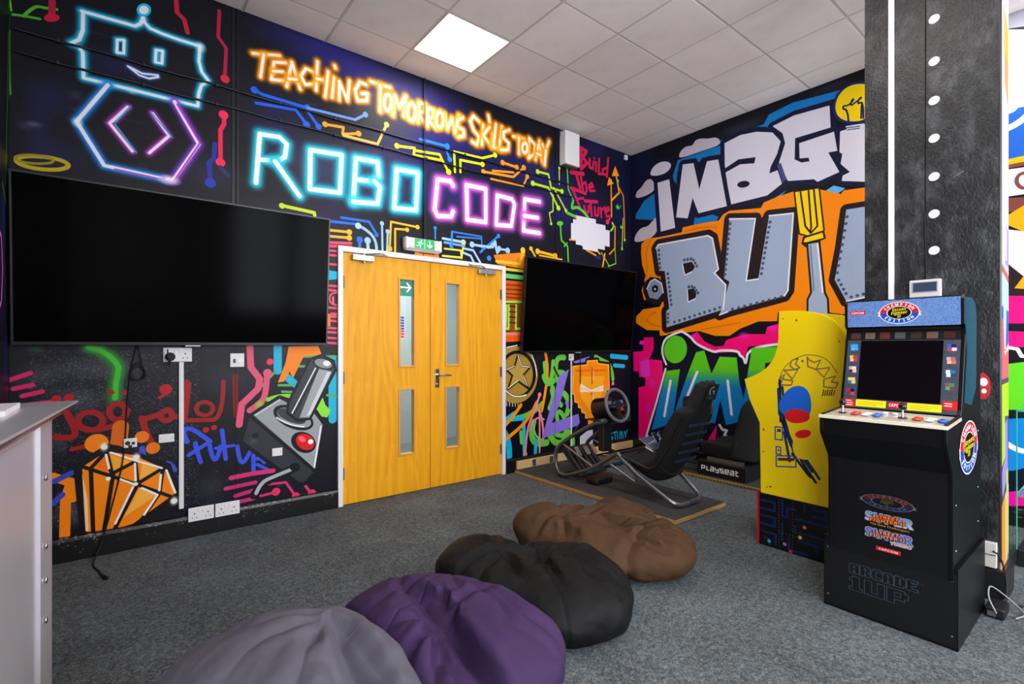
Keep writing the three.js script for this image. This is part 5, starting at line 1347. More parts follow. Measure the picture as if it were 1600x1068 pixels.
// ---------------------------------------------------------------- black arcade cabinet on its riser
{
  const Z0 = 3.108, Z1 = 3.592, T = 0.014, R0 = 3.085, R1 = 3.607;
  const t = thing('arcade_cabinet', 'black upright arcade cabinet with blue marquee, joysticks and coloured buttons', 'arcade cabinet', [-2.06, 0, 3.346]);
  const blackBoard = mat(0x070708, 0.36, 0, { specularIntensity: 0.6, bumpMap: every(paintBump, 4), bumpScale: 0.0003 });
  const riserMap = canvasTexture(1024, 700, (c, w, h) => {
    c.fillStyle = '#0a0a0b'; c.fillRect(0, 0, w, h);
    // pixel lettering: the riser maker's name in two rows
    const glyph = { A: ['01110', '11011', '11011', '11111', '11011', '11011'], R: ['11110', '11011', '11011', '11110', '11011', '11011'], C: ['01111', '11000', '11000', '11000', '11000', '01111'], D: ['11110', '11011', '11011', '11011', '11011', '11110'], E: ['11111', '11000', '11110', '11000', '11000', '11111'], 1: ['0110', '1110', '0110', '0110', '0110', '1111'], U: ['110011', '110011', '110011', '110011', '110011', '111111'], P: ['111110', '110011', '110011', '111110', '110000', '110000'] };
    const word = (s, x, y, k, ky) => { for (const pass of [0, 1]) { let px = x; c.fillStyle = pass ? '#050506' : '#3a4452'; for (const ch of s) { glyph[ch].forEach((row, j) => [...row].forEach((b, i) => { if (b === '1') { const e = pass ? 0 : 6; c.fillRect(px + i * k - e, y + j * ky - e, k + 2 * e, ky + 2 * e); } })); px += (glyph[ch][0].length + 0.9) * k; } } };
    word('ARCADE', 222, 175, 15.5, 17); word('1UP', 222, 315, 26, 24);
    c.fillStyle = '#3a4452'; c.font = '22px sans-serif'; c.fillText('TM', 770, 196);
  });
  const riser = part(t, 'riser', [slab([[R0, 0], [R1, 0], [R1, 0.356], [R1 - 0.11, 0.356], [R1 - 0.135, 0.332], [R0 + 0.135, 0.332], [R0 + 0.11, 0.356], [R0, 0.356]], -2.345, -2.331, 0.0015), box(-2.331, -1.76, 0, 0.352, R1 - 0.014, R1), box(-2.331, -1.76, 0, 0.352, R0, R0 + 0.014), box(-2.331, -1.76, 0.28, 0.3, R0 + 0.014, R1 - 0.014)], blackBoard);
  part(riser, 'riser_print', sheet([-2.3462, 0.012, R0 + 0.004], [0, 0, R1 - R0 - 0.008], [0, 0.318, 0]), new THREE.MeshPhysicalMaterial({ map: riserMap, roughness: 0.4 }), 'dark grey pixel lettering on black');
  for (const [y, z] of [[0.06, R0 + 0.02], [0.3, R0 + 0.02], [0.06, R1 - 0.02], [0.3, R1 - 0.02]]) part(riser, 'screw', cyl([-2.345, y, z], [-2.348, y, z], 0.005, 0.004, 8), steel);
  // sides
  const outline = [[-2.352, 0.3], [-2.352, 0.72], [-2.36, 0.77], [-2.455, 0.89], [-2.462, 0.91], [-2.462, 0.978], [-2.44, 0.99], [-2.205, 1.005], [-2.19, 1.03], [-2.1, 1.405], [-2.125, 1.425], [-2.128, 1.545], [-2.118, 1.562], [-1.95, 1.565], [-1.86, 1.545], [-1.8, 1.49], [-1.775, 1.4], [-1.765, 0.3]];
  const side = (z0) => { const s = new THREE.Shape(outline.map((p) => new THREE.Vector2(...p))); return new THREE.ExtrudeGeometry(s, { depth: T - 0.003, bevelThickness: 0.0015, bevelSize: 0.0015, bevelOffset: -0.0015, bevelSegments: 1 }).translate(0, 0, z0 + 0.0015); };
  part(t, 'side_panel', side(Z0), blackBoard); const right = part(t, 'side_panel', side(Z1 - T), blackBoard);
  // teal reflection painted as a flat patch on the upper side
  part(right, 'side_reflection', (() => { const s = new THREE.Shape([[-2.12, 1.43], [-2.12, 1.55], [-1.97, 1.555], [-1.9, 1.53], [-1.87, 1.47], [-1.88, 1.12], [-1.98, 1.04], [-2.14, 1.06], [-2.085, 1.3]].map((p) => new THREE.Vector2(...p))); return new THREE.ShapeGeometry(s).translate(0, 0, Z1 + 0.0006); })(), mat(0x14485a, 0.2), 'painted teal reflection');
  const badgeMap = canvasTexture(512, 640, (c) => { c.fillStyle = '#0b0b0c'; c.fillRect(0, 0, 512, 640); emblem(c, 256, 320, 226, 300); });
  part(right, 'badge', (() => { const s = new THREE.Shape(); s.absellipse(-2.04, 0.845, 0.2, 0.128, 0, Math.PI * 2); const g = new THREE.ShapeGeometry(s, 40).translate(0, 0, Z1 + 0.0008); return project(g, (x) => (x + 2.04) / 0.43 + 0.5, (x, y) => (y - 0.845) / 0.262 + 0.5); })(), new THREE.MeshPhysicalMaterial({ map: badgeMap, roughness: 0.3 }), 'oval red and blue sticker');
  for (const [x, y] of [[-2.3, 0.62], [-1.83, 0.62], [-1.83, 0.45], [-2.3, 0.42], [-1.83, 0.9]]) part(right, 'screw', cyl([x, y, Z1], [x, y, Z1 + 0.002], 0.005, 0.004, 8), steel);
  // front board
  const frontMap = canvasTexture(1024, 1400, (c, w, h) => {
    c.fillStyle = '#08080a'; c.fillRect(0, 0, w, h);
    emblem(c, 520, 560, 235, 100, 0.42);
    const row = (y, a, b) => { c.textAlign = 'center'; c.textBaseline = 'middle'; c.lineJoin = 'round'; c.font = 'bold 170px sans-serif'; c.lineWidth = 22; c.strokeStyle = '#8f97a8'; c.strokeText('SUPER', 530, y, 420); const g = c.createLinearGradient(0, y - 80, 0, y + 70); g.addColorStop(0, a); g.addColorStop(1, b); c.fillStyle = g; c.fillText('SUPER', 530, y, 420); };
    row(800, '#2f74b8', '#c8ccd8'); scrawl(c, ['STREET', 'FIGHTER II'], 520, 800, 62, '#e0872a', '#7a1218');
    c.font = 'bold 34px sans-serif'; c.fillStyle = '#c8862a'; c.fillText('The New Challengers', 540, 898);
    row(1030, '#6a4ab0', '#3f6fb8'); scrawl(c, ['STREET', 'FIGHTER II'], 520, 1026, 62, '#e89a4a', '#3a1a5a');
    c.font = 'bold 56px sans-serif'; c.fillStyle = '#d87a4a'; c.strokeStyle = '#c8c8d8'; c.lineWidth = 8; c.strokeText('TURBO', 640, 1118, 190); c.fillText('TURBO', 640, 1118, 190);
    capcom(c, 420, 1205, 220, 58, 0.95);
  });
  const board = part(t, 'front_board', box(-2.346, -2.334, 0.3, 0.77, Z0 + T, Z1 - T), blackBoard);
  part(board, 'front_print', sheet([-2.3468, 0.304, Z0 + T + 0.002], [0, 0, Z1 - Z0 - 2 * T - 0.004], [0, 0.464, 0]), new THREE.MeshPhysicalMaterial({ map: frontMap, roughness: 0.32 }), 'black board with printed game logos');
  part(t, 'belly_board', (() => { const g = new THREE.BoxGeometry(0.012, 0.158, Z1 - Z0 - 2 * T); g.rotateZ(0.66); return g.translate(-2.4, 0.83, (Z0 + Z1) / 2); })(), blackBoard);
  part(t, 'apron', box(-2.456, -2.444, 0.89, 0.976, Z0 + T, Z1 - T), blackBoard);
  // control deck
  const deckMap = canvasTexture(1024, 512, (c, w, h) => { for (let y = 0; y < h; y += 4) for (let x = 0; x < w; x += 4) { const k = 150 + rnd() * 60; c.fillStyle = `rgb(${k},${k * 0.97},${k * 0.9})`; c.fillRect(x, y, 4, 4); } c.fillStyle = '#e8e2c8'; c.fillRect(0, h - 30, w, 30); });
  const tilt = (x) => 0.981 + (x + 2.45) * 0.062, deck = part(t, 'control_deck', project((() => { const g = new THREE.BoxGeometry(0.262, 0.014, Z1 - Z0 + 0.006); g.rotateZ(0.062); return g.translate(-2.335, 0.984, (Z0 + Z1) / 2); })(), (x, y, z) => (z - Z0) / (Z1 - Z0), (x) => (x + 2.466) / 0.262), new THREE.MeshPhysicalMaterial({ map: deckMap, roughness: 0.25 }), 'speckled stone-pattern deck');
  const cap = [0xd02a22, 0xe8e8ea, 0x1c5cc8];
  for (const zc of [Z0 + 0.075, Z0 + 0.315]) {
    const x = -2.37, j = part(t, 'joystick', cyl([x, tilt(x) + 0.006, zc - 0.005], [x + 0.003, tilt(x) + 0.05, zc - 0.005], 0.0045), steel);
    part(j, 'ball_top', new THREE.SphereGeometry(0.0165, 24, 16).translate(x + 0.003, tilt(x) + 0.058, zc - 0.005), mat(0x060607, 0.12), 'glossy black ball');
    part(j, 'dust_washer', cyl([x, tilt(x) + 0.007, zc - 0.005], [x, tilt(x) + 0.0095, zc - 0.005], 0.018), blackPlastic);
    for (let r = 0; r < 2; r++) for (let k = 0; k < 3; k++) {
      const bx = -2.385 + r * 0.04, bz = zc + 0.05 + k * 0.044, y = tilt(bx) + 0.007, col = mat(cap[k], 0.25);
      const rim = part(t, 'button', new THREE.TorusGeometry(0.0145, 0.0035, 8, 24).rotateX(Math.PI / 2).translate(bx, y + 0.002, bz), col, ['red', 'white', 'blue'][k] + ' push button');
      part(rim, 'plunger', cyl([bx, y - 0.002, bz], [bx, y + 0.007, bz], 0.0115, 0.0105, 20), col);
    }
  }
  for (const z of [Z0 + 0.225, Z0 + 0.262]) part(t, 'button', cyl([-2.29, tilt(-2.29) + 0.005, z], [-2.29, tilt(-2.29) + 0.013, z], 0.011), mat(cap[1], 0.3), 'white start button');
  // screen surround, leaning back
  const a = [-2.2, 1.006], b = [-2.108, 1.4], zi0 = Z0 + T, zi1 = Z1 - T, bw = zi1 - zi0, back = V(b[0] - a[0], b[1] - a[1], 0), bh = back.length(), nrm = V(-back.y, back.x, 0).normalize();
  const bezelMap = canvasTexture(1024, 900, (c, w, h) => {
    for (let y = 0; y < h; y += 3) for (let x = 0; x < w; x += 3) { const k = 46 + rnd() * 34; c.fillStyle = `rgb(${k},${k + 5},${k + 10})`; c.fillRect(x, y, 3, 3); }
    c.fillStyle = '#121216'; c.fillRect(0, 0, w, 110);
    const cols = ['#8a4a3a', '#c8a080', '#b0402a', '#8a8a92', '#5a3a30', '#c09070', '#7a2020']; cols.forEach((k, i) => { c.globalAlpha = 0.45; c.fillStyle = k; c.fillRect(30 + i * 142, 20, 96, 74); c.globalAlpha = 1; });
    const tile = (x, y, s, list) => { c.fillStyle = '#1c4c8a'; c.fillRect(x, y, s, s * 0.92); list.forEach((k, i) => { c.fillStyle = k; c.fillRect(x + 8 + (i % 2) * s * 0.36 + (i > 1 ? 6 : 0), y + 8 + (i >> 1) * s * 0.4, s * 0.42, s * 0.38); }); };
    const sets = [['#3a9ae0', '#3a9ae0', '#58b0f0', '#3a9ae0'], ['#e0c030', '#c82a2a', '#e0b890', '#c82a2a'], ['#d8a080', '#f0d8d0', '#701820', '#e0b0a0'], ['#e0c030', '#e8b888', '#2a70b0', '#e0c030'], ['#b02030', '#201820', '#8a2030', '#c83a40'], ['#2a58b0', '#301820', '#c83040', '#e8c8c0'], ['#d89a80', '#b06050', '#e0a890', '#c86a5a'], ['#e8e8f0', '#2a6ab0', '#f0f0f0', '#3a3a48'], ['#b03030', '#2a8a40', '#3aa050', '#8a2a2a']];
    for (let i = 0; i < 5; i++) tile(24, 150 + i * 132, 92, sets[i]);
    for (let i = 0; i < 4; i++) tile(w - 116, 150 + i * 138, 92, sets[5 + i]);
    c.fillStyle = '#c82028'; c.fillRect(0, 806, 118, 90); c.fillRect(w - 118, 760, 118, 90); c.fillStyle = '#f0d8d0'; for (const [x, y] of [[14, 820], [14, 846], [14, 870], [w - 104, 782], [w - 104, 806]]) c.fillRect(x, y, 84 - (y % 3) * 12, 9);
    c.fillStyle = '#e8d81c'; c.fillRect(130, 806, 290, 78); c.fillRect(610, 806, 290, 78); c.fillStyle = '#8a7c10'; for (const x of [150, 630]) { c.fillRect(x, 826, 240, 5); c.fillRect(x, 844, 240, 5); c.fillRect(x, 862, 180, 5); }
    capcom(c, 440, 812, 160, 62);
  });
  const plate = part(t, 'screen_surround', sheet([a[0], a[1], zi0], [0, 0, bw], back.toArray()), new THREE.MeshPhysicalMaterial({ map: bezelMap, roughness: 0.3 }), 'speckled bezel with printed coloured panels');
  plate.material.side = THREE.DoubleSide;
  const sp = (u, v, e) => V(a[0], a[1], zi0 + u * bw).addScaledVector(back, v).addScaledVector(nrm, e), s0 = sp(0.135, 0.115, 0.002), s1 = sp(0.865, 0.115, 0.002), s2 = sp(0.135, 0.87, 0.002);
  part(t, 'screen', sheet(s0.toArray(), s1.clone().sub(s0).toArray(), s2.clone().sub(s0).toArray()), mat(0x0b070b, 0.07), 'dark glossy monitor');
  part(t, 'screen_back', slab([[zi0, 1.0], [zi1, 1.0], [zi1, 1.42], [zi0, 1.42]], -2.06, -2.05), blackBoard);
  // marquee
  const marqueeMap = canvasTexture(1024, 300, (c, w, h) => {
    for (let y = 0; y < h; y += 4) for (let x = 0; x < w; x += 4) { const k = rnd(); c.fillStyle = `rgb(${56 + k * 74},${88 + k * 76},${146 + k * 70})`; c.fillRect(x, y, 4, 4); }
    emblem(c, 500, 148, 185, 122); capcom(c, 22, 110, 158, 44);
  });
  const mq = part(t, 'marquee', box(-2.124, -2.1, 1.42, 1.556, Z0 + T, Z1 - T), blackBoard);
  part(mq, 'marquee_print', sheet([-2.1248, 1.422, Z0 + T], [0, 0, Z1 - Z0 - 2 * T], [0, 0.132, 0]), new THREE.MeshPhysicalMaterial({ map: marqueeMap, roughness: 0.3 }), 'blue speckled marquee with an oval logo');
  part(t, 'speaker_shelf', box(-2.12, -2.06, 1.402, 1.414, Z0 + T, Z1 - T), blackBoard);
  part(t, 'top_board', [box(-2.1, -1.95, 1.545, 1.56, Z0 + T, Z1 - T), box(-1.79, -1.778, 0.32, 1.4, Z0 + T, Z1 - T), (() => { const g = new THREE.BoxGeometry(0.24, 0.012, Z1 - Z0 - 2 * T); g.rotateZ(-0.72); return g.translate(-1.868, 1.472, (Z0 + Z1) / 2); })()], blackBoard);
}
// ---------------------------------------------------------------- yellow arcade cabinet, seen from its side
{
  const X0 = -1.825, X1 = -1.345, T = 0.016;
  const t = thing('arcade_cabinet', 'yellow arcade cabinet seen from the side, on a riser with a blue maze print', 'arcade cabinet', [-1.585, 0, 2.76]);
  const prof = [[2.52, 0.345], [2.512, 0.81], [2.447, 0.954], [2.408, 1.096]];
  const curve = new THREE.CubicBezierCurve(new THREE.Vector2(2.408, 1.096), new THREE.Vector2(2.56, 1.15), new THREE.Vector2(2.62, 1.22), new THREE.Vector2(2.632, 1.366)).getPoints(12).slice(1).map((p) => [p.x, p.y]);
  const crown = new THREE.CubicBezierCurve(new THREE.Vector2(2.636, 1.548), new THREE.Vector2(2.82, 1.552), new THREE.Vector2(2.98, 1.53), new THREE.Vector2(3.012, 1.36)).getPoints(12).map((p) => [p.x, p.y]);
  const outline = [...prof, ...curve, ...crown, [3.022, 0.345]];
  const map = canvasTexture(1024, 1990, (c, w, h) => { c.fillStyle = '#e9c90a'; c.fillRect(0, 0, w, h); c.save(); c.scale(w / 660, h / 1282); paint(c, YELLOW_PRINT); c.restore(); });
  const yellowPrint = new THREE.MeshPhysicalMaterial({ map, roughness: 0.33 }), yellow = mat(0xe9c90a, 0.35), red = mat(0xb81c20, 0.35), black = mat(0x0b0b0c, 0.4);
  const uv = (g) => project(g, (x, y, z) => (z - 2.38) / 0.66, (x, y) => 1 - (1.6 - y) / 1.282);
  part(t, 'side_panel', uv(slab(outline, X0, X0 + T, 0.0015)), yellowPrint, 'yellow side with angular lettering and a dark blue sweep'); part(t, 'side_panel', slab(outline, X1 - T, X1, 0.0015), yellow);
  const inner = (z0, z1, y0, y1) => box(X0 + T, X1 - T, y0, y1, z0, z1);
  part(t, 'front_board', inner(2.53, 2.545, 0.345, 0.9), yellow); part(t, 'control_deck', inner(2.43, 2.62, 1.07, 1.085), black);
  part(t, 'screen', (() => { const g = new THREE.BoxGeometry(X1 - X0 - 2 * T, 0.3, 0.01); g.rotateX(0.2); return g.translate((X0 + X1) / 2, 1.24, 2.7); })(), mat(0x060608, 0.1)); part(t, 'marquee', inner(2.65, 2.665, 1.4, 1.54), mat(0xd8b80c, 0.3)); part(t, 'back_board', inner(2.995, 3.008, 0.345, 1.36), black);
  const j = part(t, 'joystick', cyl([-1.585, 1.085, 2.5], [-1.585, 1.13, 2.5], 0.005), steel); part(j, 'ball_top', new THREE.SphereGeometry(0.017, 20, 14).translate(-1.585, 1.135, 2.5), red);
  for (const [z, y] of [[2.66, 1.5], [2.98, 1.35], [2.535, 0.62], [2.56, 0.39], [2.98, 0.5]]) part(t, 'screw', cyl([X0, y, z], [X0 - 0.0015, y, z], 0.005, 0.004, 8), grey);
  // riser: generic maze of blue lines, dots and a few coloured tokens
  const maze = canvasTexture(1024, 680, (c, w, h) => {
    c.fillStyle = '#05060c'; c.fillRect(0, 0, w, h); c.lineJoin = 'round';
    const path = (p, col, lw) => { c.strokeStyle = col; c.lineWidth = lw; c.beginPath(); p.forEach((q, i) => (i ? c.lineTo(...q) : c.moveTo(...q))); c.stroke(); };
    const lines = [[[20, 90], [210, 90], [210, 200], [20, 200]], [[20, 290], [210, 290], [210, 400], [20, 400]], [[300, 20], [300, 240], [360, 240], [360, 120], [470, 120]], [[300, 330], [300, 560]], [[450, 230], [820, 230], [820, 400], [450, 400], [450, 310]], [[560, 20], [560, 120]], [[650, 60], [790, 60], [790, 150], [650, 150]], [[880, 40], [880, 300], [980, 300]], [[480, 500], [900, 500]], [[690, 500], [690, 640]], [[380, 480], [380, 640], [600, 640]], [[900, 400], [990, 400], [990, 640]], [[40, 500], [220, 500], [220, 640]], [[780, 600], [900, 600]], [[60, 580], [140, 580], [140, 660]]];
    for (const p of lines) { path(p, '#123c86', 22); path(p, '#05060c', 12); }
    c.fillStyle = '#b8962a'; for (let i = 0; i < 16; i++) { c.fillRect(256, 30 + i * 40, 7, 7); c.fillRect(300 + i * 42, 450, 7, 7); c.fillRect(420, 40 + i * 40, 6, 6); }
    for (const [x, y, k] of [[560, 310, '#d86a28'], [510, 450, '#e0c818'], [330, 590, '#c86a90'], [140, 610, '#2f9ac0'], [400, 660, '#c02030']]) { c.fillStyle = k; c.beginPath(); c.arc(x, y, 22, 0, 7); c.fill(); }
    c.fillStyle = '#b01820'; c.fillRect(0, 0, 14, h);
  });
  const r = part(t, 'riser', [box(X0, X0 + T, 0, 0.345, 2.5, 3.03), box(X1 - T, X1, 0, 0.345, 2.5, 3.03), box(X0 + T, X1 - T, 0, 0.345, 2.502, 2.516), box(X0 + T, X1 - T, 0.3, 0.33, 2.516, 3.02)], black);
  part(r, 'riser_print', sheet([X0 - 0.0008, 0.002, 2.503], [0, 0, 0.525], [0, 0.341, 0]), new THREE.MeshPhysicalMaterial({ map: maze, roughness: 0.35 }), 'black panel printed with blue maze lines and coloured dots');
  part(r, 'edge_trim', box(X0 - 0.001, X1, 0, 0.345, 2.494, 2.501), red, 'red edging');
}
// ---------------------------------------------------------------- low platforms under the racing seats
const ply = new THREE.MeshPhysicalMaterial({ map: dataTexture(256, 64, (x, y, i) => { const k = 0.82 + 0.18 * Math.sin(y * 0.8 + Math.sin(x * 0.05)) + (rnd() - 0.5) * 0.1; return [206 * k, 160 * k, 92 * k]; }), roughness: 0.6 }), pine = mat(0xd8b37c, 0.6);
const matMap = dataTexture(256, 256, () => { const k = 44 + rnd() * 18; return [k, k, k + 1]; });
const matting = new THREE.MeshPhysicalMaterial({ map: matMap, roughness: 0.95 });
const tubeMetal = mat(0x8e9196, 0.3, 0.85), darkTube = mat(0x2c2d31, 0.35, 0.5), darkPlastic = mat(0x111113, 0.5), cloth = mat(0x0b0b0d, 0.85, 0, { sheen: 0.3, sheenRoughness: 0.6 });
{
  const t = thing('platform', 'low plywood platform with dark matting under the tube-framed racing seat', 'platform', [-1.62, 0, 1.0]);
  part(t, 'deck', rbox(-1.97, -1.262, 0.003, 0.033, 0.06, 1.968, 0.002), ply, 'plywood edge'); part(t, 'matting', project(rbox(-1.966, -1.266, 0.0332, 0.037, 0.062, 1.964, 0.002), (x) => x, (x, y, z) => z), matting, 'dark grey mat');
  const b = thing('timber_batten', 'pale timber board along the wall behind the racing platforms', 'board', [-1.0, 0, 0.05]);
  part(b, 'board', project(rbox(-1.93, -0.03, 0.031, 0.118, 0.031, 0.055, 0.003), (x) => x, (x, y) => y * 4), pine);
  for (const x of [-1.7, -1.45, -0.5]) part(b, 'fixing_plate', box(x - 0.025, x + 0.025, 0.04, 0.11, 0.0552, 0.057), steel);
  const p = thing('platform', 'low platform edged with black and yellow tape under the racing seat by the lettering wall', 'platform', [-0.33, 0, 1.1]);
  part(p, 'deck', rbox(-0.62, -0.03, 0.003, 0.02, 0.07, 2.2, 0.002), matting);
  const tape = canvasTexture(1024, 32, (c, w, h) => { c.fillStyle = '#c79a3c'; c.fillRect(0, 0, w, h); c.fillStyle = '#141414'; for (let i = -2; i < 40; i++) { c.beginPath(); c.moveTo(i * 28, h); c.lineTo(i * 28 + 14, h); c.lineTo(i * 28 + 26, 0); c.lineTo(i * 28 + 12, 0); c.fill(); } });
  part(p, 'hazard_tape', project(rbox(-0.634, -0.6, 0.002, 0.0225, 0.07, 2.2, 0.002), (x, y, z) => (z - 0.07) / 1.2, (x, y) => (x + 0.634) / 0.034), new THREE.MeshPhysicalMaterial({ map: every(tape, 1), roughness: 0.5 }), 'black and yellow striped tape').material.map.wrapS = THREE.RepeatWrapping;
}
// a padded shell: profile points [z, y, half width, bolster depth, thickness]
function shell(cx, prof, n = 16) {
  const pos = [], idx = [], ring = 2 * (n + 1), fine = [];
  const cur = new THREE.CatmullRomCurve3(prof.map((p) => V(0, p[1], p[0]))), K = 48;
  const lerpAt = (k, c) => { const f = k * (prof.length - 1), i = Math.min(prof.length - 2, Math.floor(f)), t = f - i, s = t * t * (3 - 2 * t); return prof[i][c] * (1 - s) + prof[i + 1][c] * s; };
  for (let k = 0; k <= K; k++) {
    const u = k / K, p = cur.getPoint(u), d = cur.getTangent(u), nz = V(0, d.z, -d.y).normalize();
    if (nz.z > 0 && Math.abs(nz.z) > Math.abs(nz.y)) nz.negate();
    if (nz.y < -0.2 ) nz.negate();
    const w = lerpAt(u, 2), b = lerpAt(u, 3), th = lerpAt(u, 4);
    for (let side = 0; side < 2; side++) for (let i = 0; i <= n; i++) {
      const s = (side ? 1 - i / n * 2 : -1 + i / n * 2), e = b * Math.abs(s) ** 3 + (side ? -th * (1 - 0.75 * Math.abs(s) ** 4) : 0) + (side ? 0 : 0.012 * Math.cos(s * 9) * (1 - Math.abs(s)));
      pos.push(cx + w * s, p.y + nz.y * e, p.z + nz.z * e);
    }
    if (k) for (let i = 0; i < ring; i++) { const A = (k - 1) * ring + i, B = (k - 1) * ring + (i + 1) % ring, C = A + ring, D = B + ring; idx.push(A, C, B, B, C, D); }
  }
  for (const k of [0, K]) { const o = k * ring; for (let i = 0; i < n; i++) { const A = o + i, B = o + i + 1, C = o + ring - 1 - i, D = o + ring - 2 - i; if (k) idx.push(A, C, B, B, C, D); else idx.push(A, B, C, B, D, C); } }
  const g = new THREE.BufferGeometry(); g.setAttribute('position', new THREE.Float32BufferAttribute(pos, 3)); g.setAttribute('uv', new THREE.Float32BufferAttribute(new Float32Array(pos.length / 3 * 2), 2)); g.setIndex(idx); g.computeVertexNormals();
  return g;
}
function wheelParts(t, c, r, tiltBack, rimMat) {
  const M = new THREE.Matrix4().makeTranslation(...c).multiply(new THREE.Matrix4().makeRotationX(-tiltBack)), put = (g) => g.applyMatrix4(M);
  const w = part(t, 'steering_wheel', put(new THREE.TorusGeometry(r, 0.0155, 14, 56)), rimMat, 'round grey leather rim');
  part(w, 'spokes', [put(box(-r, r, -0.02, 0.016, -0.006, 0.006)), put(box(-0.026, 0.026, -r, -0.01, -0.006, 0.006)), put(cyl([0, 0, -0.02], [0, 0, 0.014], 0.055, 0.05, 28))], mat(0x2a2b2f, 0.35, 0.6));
  part(w, 'hub_buttons', [[-0.05, 0.02], [0.05, 0.02], [-0.06, -0.012], [0.06, -0.012], [-0.035, 0.03], [0.035, 0.03]].map(([x, y]) => put(cyl([x, y, 0.006], [x, y, 0.014], 0.008, 0.007, 12))), mat(0x3a5fae, 0.35));
  part(w, 'red_dial', put(cyl([0.03, -0.04, 0.006], [0.03, -0.04, 0.022], 0.018, 0.016, 20)), mat(0xc8242a, 0.35), 'red dial');
  part(w, 'shift_paddles', [put(rbox(-0.11, -0.05, 0.0, 0.05, -0.022, -0.014, 0.004)), put(rbox(0.05, 0.11, 0.0, 0.05, -0.022, -0.014, 0.004))], steel);
  return w;
}
